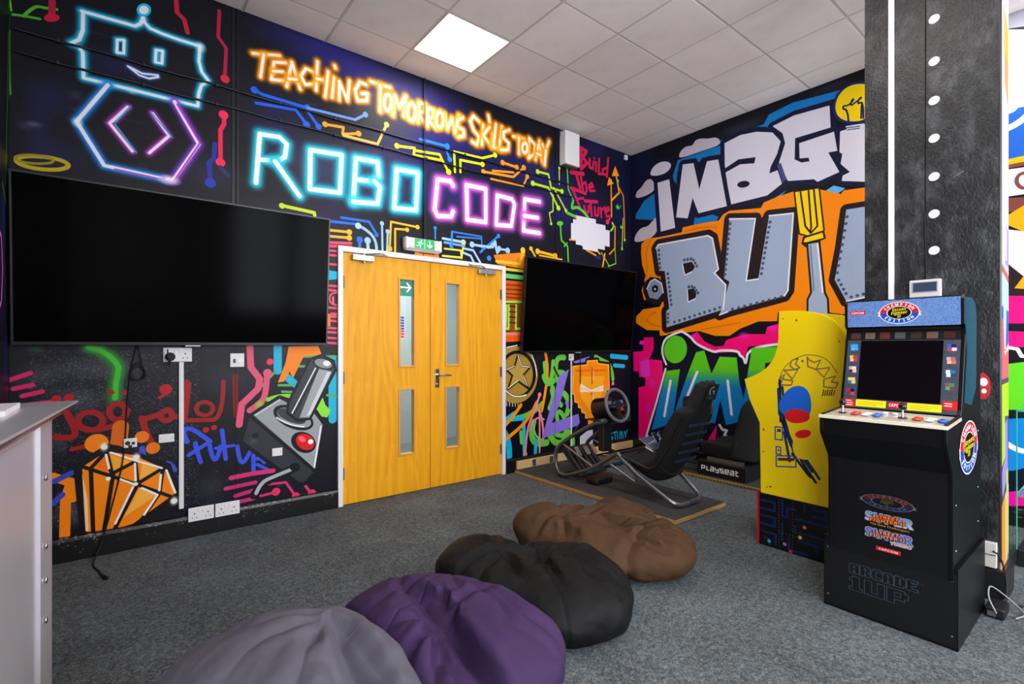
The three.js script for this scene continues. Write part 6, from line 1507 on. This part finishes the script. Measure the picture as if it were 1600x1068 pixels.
// ---------------------------------------------------------------- racing seat on a bent tube frame
{
  const cx = -1.57, t = thing('racing_seat', 'black sling racing seat with silver tube frame, steering wheel and pedals', 'racing seat', [cx, 0.037, 1.2]), R = 0.019, base = 0.037 + R + 0.004;
  part(t, 'rear_frame', pipe([[cx - 0.2, 0.385, 1.25], [cx - 0.2, 0.27, 1.41], [cx - 0.185, base, 1.835], [cx + 0.185, base, 1.835], [cx + 0.2, 0.27, 1.55], [cx + 0.2, 0.385, 1.25]], R, 0.09, 14), tubeMetal, 'silver bent tube');
  part(t, 'frame_sleeve', [cyl([cx - 0.04, base, 1.835], [cx + 0.09, base, 1.835], R + 0.003), cyl([cx - 0.198, 0.3, 1.375], [cx - 0.196, 0.235, 1.46], R + 0.004)], mat(0x77797f, 0.3, 0.8));
  for (const s of [-1, 1]) {
    part(t, 'side_loop', pipe([[cx + s * 0.2, 0.385, 1.25], [cx + s * 0.225, 0.2, 0.98], [cx + s * 0.225, base, 0.62], [cx + s * 0.22, base + 0.02, 0.5], [cx + s * 0.215, 0.3, 0.47], [cx + s * 0.2, 0.44, 0.66], [cx + s * 0.15, 0.6, 0.93], [cx + s * 0.12, 0.64, 1.06]], R, 0.1, 14), mat(0x686a6f, 0.34, 0.8), 'grey tube loop');
    part(t, 'strut', [cyl([cx + s * 0.212, 0.36, 0.6], [cx + s * 0.222, 0.22, 0.98], 0.01), cyl([cx + s * 0.2, 0.29, 1.13], [cx + s * 0.19, 0.17, 1.44], 0.011), cyl([cx + s * 0.19, 0.17, 1.44], [cx + s * 0.197, 0.235, 1.46], 0.011)], tubeMetal, 'thin silver strut');
    part(t, 'clamp', cyl([cx + s * 0.218, 0.17, 0.92], [cx + s * 0.213, 0.235, 1.03], R + 0.004), mat(0x1d6f9c, 0.35), 'blue band');
    part(t, 'grip_sleeve', cyl([cx + s * 0.14, 0.615, 0.97], [cx + s * 0.122, 0.638, 1.05], R + 0.004), mat(0x4a555e, 0.5));
  }
  for (const [w, y, z, r] of [[0.225, base, 0.56, R], [0.2, 0.385, 1.25, 0.014], [0.15, 0.6, 0.93, R]]) part(t, 'cross_bar', cyl([cx - w, y, z], [cx + w, y, z], r), darkTube);
  const pp = part(t, 'pedal_plate', (() => { const g = new RoundedBoxGeometry(0.4, 0.012, 0.34, 2, 0.005); g.rotateX(0.75); return g.translate(cx, 0.2, 0.66); })(), darkPlastic);
  for (let i = 0; i < 6; i++) part(pp, 'rib', (() => { const g = new THREE.BoxGeometry(0.02, 0.012, 0.26); g.rotateX(0.75); return g.translate(cx - 0.15 + i * 0.06, 0.212, 0.668); })(), mat(0x3c3a36, 0.5));
  for (const x of [-0.12, 0, 0.1]) { const p = part(t, 'pedal', (() => { const g = new RoundedBoxGeometry(x ? 0.05 : 0.06, 0.1, 0.008, 2, 0.003); g.rotateX(-0.7); return g.translate(cx + x, 0.3, 0.7); })(), steel, 'steel pedal'); part(p, 'pedal_arm', cyl([cx + x, 0.27, 0.68], [cx + x, 0.2, 0.6], 0.008), darkTube); }
  part(t, 'heel_rest', rbox(cx - 0.19, cx + 0.05, 0.042, 0.1, 0.86, 1.0, 0.02, 3), darkPlastic);
  // steering deck
  part(t, 'steering_deck', [rbox(cx - 0.16, cx + 0.16, 0.625, 0.64, 0.84, 1.02, 0.004), rbox(cx - 0.06, cx + 0.06, 0.33, 0.625, 0.9, 0.97, 0.01), cyl([cx, 0.36, 0.93], [cx, 0.3, 1.24], 0.017)], darkPlastic);
  part(t, 'wheel_base', (() => { const g = new THREE.CylinderGeometry(0.09, 0.115, 0.17, 32); g.rotateX(Math.PI / 2 - 0.3); return g.translate(cx, 0.735, 0.945); })(), mat(0x0d0d0f, 0.3), 'rounded black wheel motor');
  part(t, 'gear_shifter', [rbox(cx + 0.17, cx + 0.25, 0.6, 0.66, 0.95, 1.05, 0.01), cyl([cx + 0.21, 0.66, 1.0], [cx + 0.21, 0.74, 1.0], 0.007), new THREE.SphereGeometry(0.02, 16, 12).translate(cx + 0.21, 0.75, 1.0)], darkPlastic);
  wheelParts(t, [cx, 0.775, 1.085], 0.15, 0.3, mat(0x5c6068, 0.55));
  part(t, 'wheel_shaft', cyl([cx, 0.745, 0.99], [cx, 0.773, 1.075], 0.028), blackPlastic);
  // sling seat
  part(t, 'seat', shell(cx, [[1.3, 0.36, 0.17, 0.02, 0.05], [1.42, 0.3, 0.19, 0.05, 0.07], [1.56, 0.265, 0.2, 0.09, 0.08], [1.68, 0.33, 0.2, 0.1, 0.08]]), cloth, 'black fabric sling seat');
  part(t, 'backrest', shell(cx, [[1.64, 0.27, 0.19, 0.07, 0.05], [1.74, 0.45, 0.22, 0.07, 0.05], [1.83, 0.66, 0.26, 0.06, 0.05], [1.89, 0.8, 0.255, 0.04, 0.05], [1.915, 0.855, 0.16, 0.02, 0.05], [1.94, 0.92, 0.145, 0.02, 0.06], [1.97, 1.02, 0.13, 0.012, 0.06], [1.985, 1.05, 0.1, 0.0, 0.03]]), cloth, 'black backrest with shoulder wings');
  for (let i = 0; i < 5; i++) part(t, 'back_strap', (() => { const z = 1.745 + i * 0.032, y = 0.4 + i * 0.075; return rbox(cx - 0.15, cx + 0.15, y - 0.012, y + 0.012, z + 0.045, z + 0.052, 0.003); })(), mat(0x12203a, 0.6), 'dark blue elastic strap');
  for (const s of [-1, 1]) part(t, 'back_brace', pipe([[cx + s * 0.2, 0.37, 1.3], [cx + s * 0.2, 0.3, 1.62], [cx + s * 0.21, 0.55, 1.8], [cx + s * 0.2, 0.76, 1.9]], 0.013, 0.08), mat(0x141416, 0.4));
  // pale ring mark on the headrest, as on the photo
  const mark = canvasTexture(256, 256, (c) => { c.fillStyle = '#0c0c0e'; c.fillRect(0, 0, 256, 256); c.strokeStyle = '#9a9ca2'; c.lineWidth = 20; c.beginPath(); c.arc(132, 104, 60, Math.PI * 0.62, Math.PI * 1.62); c.stroke(); c.beginPath(); c.moveTo(132, 112); c.lineTo(176, 112); c.lineTo(176, 162); c.stroke(); c.fillStyle = '#6a6c72'; c.font = 'bold 26px sans-serif'; c.textAlign = 'center'; c.fillText('PLAYSEAT', 128, 226); });
  const hm = part(t, 'headrest_mark', sheet([cx - 0.085, 0.9, 2.006], [0.16, 0, 0], [0, 0.125, 0.038]), new THREE.MeshStandardMaterial({ map: mark, roughness: 0.8 }), 'pale logo print');
  hm.position.set(0, 0, 0.002);
}
// ---------------------------------------------------------------- second racing seat, beside the lettering wall
{
  const cx = -0.29, y0 = 0.021, t = thing('racing_seat', 'black padded racing seat on a box base with white lettering beside the lettering wall', 'racing seat', [cx, y0, 1.4]);
  const nameMap = canvasTexture(1024, 256, (c, w, h) => {
    c.fillStyle = '#0a0a0b'; c.fillRect(0, 0, w, h); c.strokeStyle = '#eceaea'; c.lineWidth = 20; c.lineJoin = 'miter'; c.lineCap = 'butt';
    const L = { p: [[[0, 150], [0, 60], [70, 60], [70, 110], [0, 110]]], l: [[[10, 60], [10, 140], [60, 140]]], a: [[[0, 60], [70, 60], [70, 140], [0, 140], [0, 100], [70, 100]]], y: [[[0, 60], [0, 105], [70, 105]], [[70, 60], [70, 150], [0, 150]]], s: [[[70, 60], [0, 60], [0, 100], [70, 100], [70, 140], [0, 140]]], e: [[[0, 100], [70, 100], [70, 60], [0, 60], [0, 140], [70, 140]]], t: [[[10, 40], [10, 140], [60, 140]], [[0, 68], [60, 68]]] };
    let x = 90; for (const ch of 'playseat') { for (const p of L[ch]) { c.beginPath(); p.forEach((q, i) => (i ? c.lineTo(x + q[0], 30 + q[1]) : c.moveTo(x + q[0], 30 + q[1]))); c.stroke(); } x += ch === 'l' ? 92 : 108; }
  });
  const bx = part(t, 'base_box', rbox(-0.545, -0.05, y0, 0.165, 1.27, 1.78, 0.006), darkPlastic);
  part(bx, 'name_print', sheet([-0.5458, 0.036, 1.28], [0, 0, 0.49], [0, 0.122, 0]), new THREE.MeshPhysicalMaterial({ map: nameMap, roughness: 0.4 }), 'white squared lettering on black');
  part(t, 'front_beam', [pipe([[-0.5, 0.12, 1.28], [-0.48, 0.14, 0.5], [-0.1, 0.14, 0.5], [-0.08, 0.12, 1.28]], 0.02, 0.08)], darkTube);
  const pl = part(t, 'pedal_plate', (() => { const g = new RoundedBoxGeometry(0.36, 0.014, 0.22, 2, 0.004); g.rotateX(0.5); return g.translate(cx, 0.2, 0.58); })(), steel);
  for (const x of [-0.13, -0.02, 0.1]) part(pl, 'pedal', [(() => { const g = new RoundedBoxGeometry(0.07, 0.12, 0.01, 2, 0.003); g.rotateX(-0.6); return g.translate(cx + x, 0.29, 0.68); })(), cyl([cx + x, 0.27, 0.67], [cx + x, 0.2, 0.58], 0.012)], chrome, 'shiny metal pedal');
  part(t, 'steering_post', [cyl([cx, 0.14, 0.9], [cx, 0.62, 1.05], 0.022), rbox(cx - 0.12, cx + 0.12, 0.6, 0.62, 0.98, 1.16, 0.004), cyl([-0.48, 0.14, 0.9], [-0.1, 0.14, 0.9], 0.018)], darkTube);
  part(t, 'wheel_base', (() => { const g = new THREE.CylinderGeometry(0.08, 0.1, 0.15, 28); g.rotateX(Math.PI / 2 - 0.3); return g.translate(cx, 0.7, 1.08); })(), blackPlastic);
  wheelParts(t, [cx, 0.73, 1.2], 0.14, 0.3, mat(0x3a3b40, 0.5));
  part(t, 'seat', shell(cx, [[1.28, 0.33, 0.2, 0.03, 0.15], [1.42, 0.31, 0.23, 0.06, 0.15], [1.58, 0.28, 0.24, 0.09, 0.13], [1.7, 0.33, 0.23, 0.09, 0.1]]), cloth);
  part(t, 'backrest', shell(cx, [[1.68, 0.22, 0.22, 0.08, 0.1], [1.75, 0.45, 0.24, 0.1, 0.1], [1.84, 0.7, 0.26, 0.11, 0.09], [1.9, 0.85, 0.22, 0.06, 0.08], [1.95, 0.98, 0.15, 0.03, 0.07], [1.98, 1.08, 0.13, 0.02, 0.06], [1.99, 1.11, 0.1, 0, 0.03]]), cloth);
  for (const x of [-0.2, 0.17]) part(t, 'seat_slider', box(cx + x, cx + x + 0.03, 0.165, 0.2, 1.35, 1.72), steel);
}
// ---------------------------------------------------------------- bean bags
const smin = (a, b, k) => { const h = Math.max(k - Math.abs(a - b), 0) / k; return Math.min(a, b) - h * h * k * 0.25; };
const ellipsoid = (x, y, z, e) => { const px = x - e[0], py = y - e[1], pz = z - e[2], k0 = Math.hypot(px / e[3], py / e[4], pz / e[5]), k1 = Math.hypot(px / e[3] ** 2, py / e[4] ** 2, pz / e[5] ** 2); return k1 < 1e-6 ? -Math.min(e[3], e[4], e[5]) : k0 * (k0 - 1) / k1; };
const capsule = (x, y, z, c) => { const bx = c[3] - c[0], by = c[4] - c[1], bz = c[5] - c[2], ax = x - c[0], ay = y - c[1], az = z - c[2], h = Math.min(1, Math.max(0, (ax * bx + ay * by + az * bz) / (bx * bx + by * by + bz * bz))); return Math.hypot(ax - bx * h, ay - by * h, az - bz * h) - (c[6] + (c[7] - c[6]) * h); };
// lobes: ellipsoids joined softly; folds: tapered grooves pressed in; pleats: sharp folds radiating from a pinch [x, z, [[direction, length, depth, bend], ...]]
function beanBag(label, [X, Z], material, lobes, folds, pleats, seams, pressed, [sx, sy], blend = 0.16) {
  const t = thing('bean_bag', label, 'bean bag', [X, 0, Z], 'bean bags on the carpet');
  const field = (x, y, z) => {
    let d = 1e9; for (const e of lobes) d = smin(d, ellipsoid(x, y, z, e), blend);
    for (const c of folds) d = -smin(-d, capsule(x, y, z, c), c[8] ?? 0.05);
    for (const [px, pz, list] of pleats) {
      const dx = x - px, dz = z - pz, r = Math.hypot(dx, dz), a = Math.atan2(dz, dx);
      for (const [angle, len, depth, bend = 0] of list) {
        if (r > len) continue;
        let da = a - angle - bend * r + 0.25 * noise3(dx * 4, dz * 4, angle); da -= Math.round(da / 6.283185) * 6.283185;
        const w = 0.014 + 0.05 * r, t = r / len;
        d += depth * (Math.exp(-Math.abs(r * da) / w) - 0.35 * Math.exp(-((Math.abs(r * da) - 1.9 * w) ** 2) / (w * w))) * (1 - t * t) * Math.min(1, r / 0.13);
      }
    }
    for (const [nx, ny, nz, off] of seams) { const s = Math.abs(x * nx + y * ny + z * nz - off); d += 0.007 * Math.exp(-((s / 0.007) ** 2)); }
    d += 0.016 * noise3(x * 5 + X, y * 5, z * 5) + 0.007 * noise3(x * 13, y * 13 + Z, z * 13) + 0.0015 * noise3(x * 40, y * 40, z * 40);
    for (const [nx, nz, off] of pressed) d = -smin(-d, off - nx * x - nz * z, 0.12);   // flattened where it lies against its neighbour
    return d;
  };
  const U = 340, W = 190, pos = [], idx = [], uv = [];
  for (let j = 0; j <= W; j++) for (let i = 0; i <= U; i++) {
    const th = j / W * Math.PI, ph = i / U * 2 * Math.PI, dx = Math.sin(th) * Math.cos(ph), dy = Math.cos(th), dz = Math.sin(th) * Math.sin(ph), oy = 0.14;
    let r = 0.95;
    for (let k = 0; k < 60; k++) { const d = field(dx * r, oy + dy * r, dz * r); r -= d * 0.5; if (r < 0.02) { r = 0.02; break; } if (Math.abs(d) < 0.0004) break; }
    let y = oy + dy * r; if (y < 0.03) y = 0.03 * Math.exp((y - 0.03) / 0.05);
    if (y < 0.0025) y = 0.0025;
    pos.push(dx * r * sx, y * sy, dz * r); uv.push(i / U * 6, j / W * 3);
    if (j && i) { const A = (j - 1) * (U + 1) + i - 1, B = A + 1, C = A + U + 1, D = C + 1; idx.push(A, B, C, B, D, C); }
  }
  let g = new THREE.BufferGeometry(); g.setAttribute('position', new THREE.Float32BufferAttribute(pos, 3)); g.setIndex(idx);
  g = mergeVertices(g, 1e-5); g.computeVertexNormals();
  g = project(g, (x, y) => x * 3 + y, (x, y, z) => z * 3 + y);
  const m = finish(new THREE.Mesh(g, material)); m.name = 'cover'; t.add(m); t.rotation.y = -0.667;
  return t;
}
const weave = dataTexture(128, 128, (x, y) => { const v = 120 + 50 * Math.sin(x * Math.PI / 4) + 50 * Math.sin(y * Math.PI / 4) + rnd() * 30; return [v, v, v]; }, false);
const fabric = (color, rough = 0.7, sheen = 0.12) => mat(color, rough, 0, { sheen, sheenRoughness: 0.5, sheenColor: new THREE.Color(color), bumpMap: every(weave, 18), bumpScale: 0.0006, specularIntensity: 0.45 });
beanBag('slate grey bean bag with one deep fold, between the counter and the purple one', [-4.775, 2.515], fabric(0x5e5c67), [[0, 0.2, 0.02, 0.42, 0.29, 0.36], [-0.05, 0.31, 0, 0.32, 0.18, 0.28], [0.2, 0.2, 0.05, 0.3, 0.25, 0.32]], [[0.12, 0.56, -0.06, 0.36, 0.34, 0.3, 0.04, 0.03, 0.12], [-0.42, 0.3, -0.2, -0.3, 0.2, 0.4, 0.03, 0.02, 0.1]], [[0.06, -0.12, [[0.95, 0.7, 0.05, -0.3], [0.6, 0.5, 0.03, 0.2], [1.45, 0.5, 0.02], [2.9, 0.4, 0.014], [2.1, 0.5, 0.012]]]], [], [[0.664, -0.748, 0.29]], [0.94, 0.9]);
beanBag('dark purple bean bag with long folds, between the grey and the black one', [-4.197, 2.398], fabric(0x3e294f), [[0, 0.17, 0, 0.46, 0.24, 0.36], [-0.12, 0.26, -0.05, 0.3, 0.17, 0.28], [0.15, 0.2, 0.05, 0.34, 0.21, 0.32]], [[-0.18, 0.5, -0.1, 0.16, 0.3, 0.34, 0.035, 0.05, 0.07], [0.0, 0.42, 0.02, 0.06, 0.33, 0.26, 0.05, 0.03, 0.06], [-0.4, 0.3, 0.0, -0.2, 0.3, 0.3, 0.03, 0.03, 0.07]], [[0.02, 0.1, [[-2.36, 0.5, 0.04, 0.3], [0.9, 0.5, 0.045, -0.3], [2.0, 0.4, 0.035], [-0.8, 0.36, 0.026], [1.5, 0.4, 0.02], [3.0, 0.4, 0.02]]], [0.0, -0.24, [[0.25, 0.75, 0.03, 0.3], [0.55, 0.8, 0.036, 0.2], [0.85, 0.7, 0.03], [2.4, 0.5, 0.02], [1.25, 0.4, 0.02]]]], [[0.9, 0, 0.43, -0.1]], [[-0.664, 0.748, 0.305], [0.531, -0.847, 0.32]], [0.95, 0.78]);
beanBag('black bean bag slumped with a crumpled top, between the purple and the brown one', [-3.567, 2.207], fabric(0x0a0a0b, 0.55, 0.05), [[0.16, 0.13, 0.04, 0.33, 0.19, 0.33], [-0.2, 0.14, -0.06, 0.28, 0.17, 0.3], [-0.28, 0.17, -0.16, 0.2, 0.16, 0.18], [0.22, 0.17, -0.08, 0.25, 0.15, 0.25], [0, 0.09, 0.12, 0.42, 0.13, 0.28]], [[-0.34, 0.37, 0.0, 0.02, 0.33, -0.06, 0.03, 0.025, 0.08], [0.02, 0.32, -0.06, 0.12, 0.28, 0.26, 0.02, 0.012, 0.06], [-0.22, 0.42, -0.24, -0.1, 0.33, 0.1, 0.025, 0.02, 0.07], [0.1, 0.38, -0.28, 0.28, 0.3, 0.14, 0.025, 0.02, 0.07]], [[-0.15, -0.08, [[-2.0, 0.26, 0.045], [2.6, 0.32, 0.045], [0.2, 0.36, 0.035, 0.4], [1.2, 0.34, 0.03], [-0.9, 0.26, 0.035], [-2.7, 0.3, 0.03], [1.9, 0.35, 0.025]]], [0.16, -0.1, [[0.95, 0.4, 0.035, -0.4], [1.5, 0.34, 0.022], [0.35, 0.36, 0.03], [-0.3, 0.3, 0.022], [-2.9, 0.34, 0.03], [2.2, 0.3, 0.022], [0.65, 0.4, 0.018]]]], [[0.97, 0, -0.24, 0.04]], [[-0.531, 0.847, 0.31], [0.625, -0.781, 0.335]], [1, 0.9], 0.1);
beanBag('brown bean bag slumped flat with a pinched side, beside the racing platform', [-2.882, 2.046], fabric(0x4a321e), [[0, 0.11, 0, 0.5, 0.15, 0.36], [0.14, 0.21, -0.14, 0.22, 0.14, 0.2], [-0.36, 0.18, -0.12, 0.19, 0.14, 0.2], [0.3, 0.12, 0.08, 0.26, 0.14, 0.26], [-0.1, 0.18, -0.05, 0.3, 0.11, 0.26]], [[-0.32, 0.36, 0.06, -0.02, 0.3, -0.2, 0.035, 0.03, 0.06], [-0.06, 0.31, 0.02, 0.34, 0.2, 0.06, 0.03, 0.035, 0.05], [0.34, 0.22, 0.06, 0.24, 0.36, -0.24, 0.03, 0.02, 0.05], [0.34, 0.22, 0.06, 0.58, 0.12, 0.02, 0.03, 0.02, 0.05], [0.0, 0.3, 0.1, 0.3, 0.2, 0.3, 0.03, 0.02, 0.05], [-0.5, 0.26, 0.02, -0.2, 0.26, 0.16, 0.03, 0.03, 0.06]], [[0.36, 0.05, [[-2.05, 0.42, 0.04], [-2.65, 0.55, 0.032, 0.3], [-1.35, 0.34, 0.03], [-0.4, 0.26, 0.03], [0.5, 0.26, 0.026], [1.6, 0.28, 0.026], [2.55, 0.5, 0.035, -0.4], [3.05, 0.5, 0.022]]], [-0.25, -0.02, [[-0.6, 0.4, 0.032], [-1.6, 0.28, 0.026], [0.25, 0.45, 0.03, 0.4], [1.4, 0.24, 0.022], [2.8, 0.24, 0.022], [-0.1, 0.4, 0.018]]]], [[0.25, 0, -0.97, -0.05]], [[-0.625, 0.781, 0.355]], [0.97, 0.98], 0.1);

// ---------------------------------------------------------------- brushed metal counter by the side wall
{
  const t = thing('metal_counter', 'brushed aluminium counter with a thin overhanging top beside the side wall', 'counter', [-5.55, 0, 2.2]);
  const streak = grid(256, 64, 200, 2), brushed = new THREE.MeshPhysicalMaterial({ color: 0xe2dee4, metalness: 0.55, roughness: 0.36, roughnessMap: dataTexture(256, 64, (x, y, i) => { const v = 215 + 40 * streak[i]; return [v, v, v]; }, false) });
  const prism = (pts, y0, y1) => { const s = new THREE.Shape(pts.map(([x, z]) => new THREE.Vector2(x, -z))); return new THREE.ExtrudeGeometry(s, { depth: y1 - y0 - 0.002, bevelThickness: 0.001, bevelSize: 0.001, bevelOffset: -0.001, bevelSegments: 1 }).rotateX(-Math.PI / 2).translate(0, y0 + 0.001, 0); };
  part(t, 'body', project(prism([[-5.405, 1.62], [-5.465, 2.9], [-5.69, 2.9], [-5.69, 1.62]], 0.003, 1.07), (x, y, z) => z * 2, (x, y) => y), brushed);
  part(t, 'corner_post', prism([[-5.388, 1.6], [-5.402, 1.78], [-5.44, 1.78], [-5.44, 1.6]], 0.003, 1.075), brushed);
  part(t, 'top_sheet', prism([[-5.325, 1.405], [-5.44, 2.92], [-5.69, 2.92], [-5.69, 1.405]], 1.092, 1.1), brushed); part(t, 'top_rail', cyl([-5.37, 1.08, 1.62], [-5.45, 1.08, 2.88], 0.014), chrome);
  for (const y of [0.86, 0.62, 0.5, 0.36]) part(t, 'rivet', new THREE.SphereGeometry(0.012, 14, 10).scale(0.4, 1, 1).translate(-5.393, y, 1.72), chrome);
  const p = thing('paper_stack', 'small stack of white paper on the metal counter', 'paper', [-5.58, 1.1, 1.75]);
  part(p, 'sheets', rbox(-5.68, -5.47, 1.1005, 1.12, 1.62, 1.92, 0.002), mat(0xe6e4e8, 0.8));
}
// ---------------------------------------------------------------- power adapter and leads beside the cabinet
{
  const t = thing('power_adapter', 'black power adapter box on the carpet beside the arcade riser', 'adapter', [-1.78, 0, 3.66]);
  part(t, 'case', rbox(-1.86, -1.72, 0.002, 0.052, 3.62, 3.69, 0.008, 3), blackPlastic); part(t, 'label_plate', box(-1.862, -1.8605, 0.012, 0.036, 3.63, 3.66), grey);
  part(t, 'lead', soft([[-1.72, 0.03, 3.655], [-1.66, 0.05, 3.67], [-1.625, 0.12, 3.668], [-1.62, 0.24, 3.64], [-1.635, 0.26, 3.62]], 0.0045), rubber); 
  part(t, 'grey_lead', soft([[-1.86, 0.03, 3.66], [-1.9, 0.05, 3.665], [-1.885, 0.1, 3.64], [-1.82, 0.13, 3.63], [-1.72, 0.1, 3.64], [-1.66, 0.03, 3.7], [-1.7, 0.008, 3.74], [-1.8, 0.008, 3.72]], 0.0035), mat(0x8d8d90, 0.5), 'grey cable');
  const u = thing('loose_cable', 'thin black cable on the carpet beside the column base', 'cable', [-1.4, 0, 3.8]);
  part(u, 'cord', soft([[-1.62, 0.01, 3.71], [-1.5, 0.006, 3.8], [-1.3, 0.006, 3.78], [-1.1, 0.006, 3.86], [-0.9, 0.006, 3.82]], 0.004), rubber);
}
// ---------------------------------------------------------------- clear display stand beyond the column
{
  const edge = mat(0x3fae78, 0.2), clear = new THREE.MeshPhysicalMaterial({ color: 0xf0fff6, roughness: 0.03, transmission: 1, thickness: 0 }), x0 = -0.95, x1 = -0.55, z0 = 3.63, z1 = 4.05;
  const t = thing('display_stand', 'clear acrylic display stand with green edges beyond the column', 'stand', [-0.75, 0, 3.84]);
  part(t, 'base', rbox(x0, x1, 0.003, 0.1, z0, z1, 0.006), blackPlastic);
  for (const y of [0.42, 0.93]) { const s = part(t, 'shelf', box(x0, x1, y, y + 0.008, z0, z1), clear, 'clear sheet'); part(s, 'shelf_edge', [box(x0 - 0.004, x0, y - 0.001, y + 0.009, z0, z1), box(x0, x1, y - 0.001, y + 0.009, z0 - 0.004, z0)], edge, 'bright green edge'); }
  for (const [x, z] of [[x0, z0], [x1, z0], [x0, z1], [x1, z1]]) part(t, 'upright', rbox(x - 0.003, x + 0.003, 0.1, 0.93, z - 0.003, z + 0.003, 0.001), edge);
}
renderer.render(scene, camera);
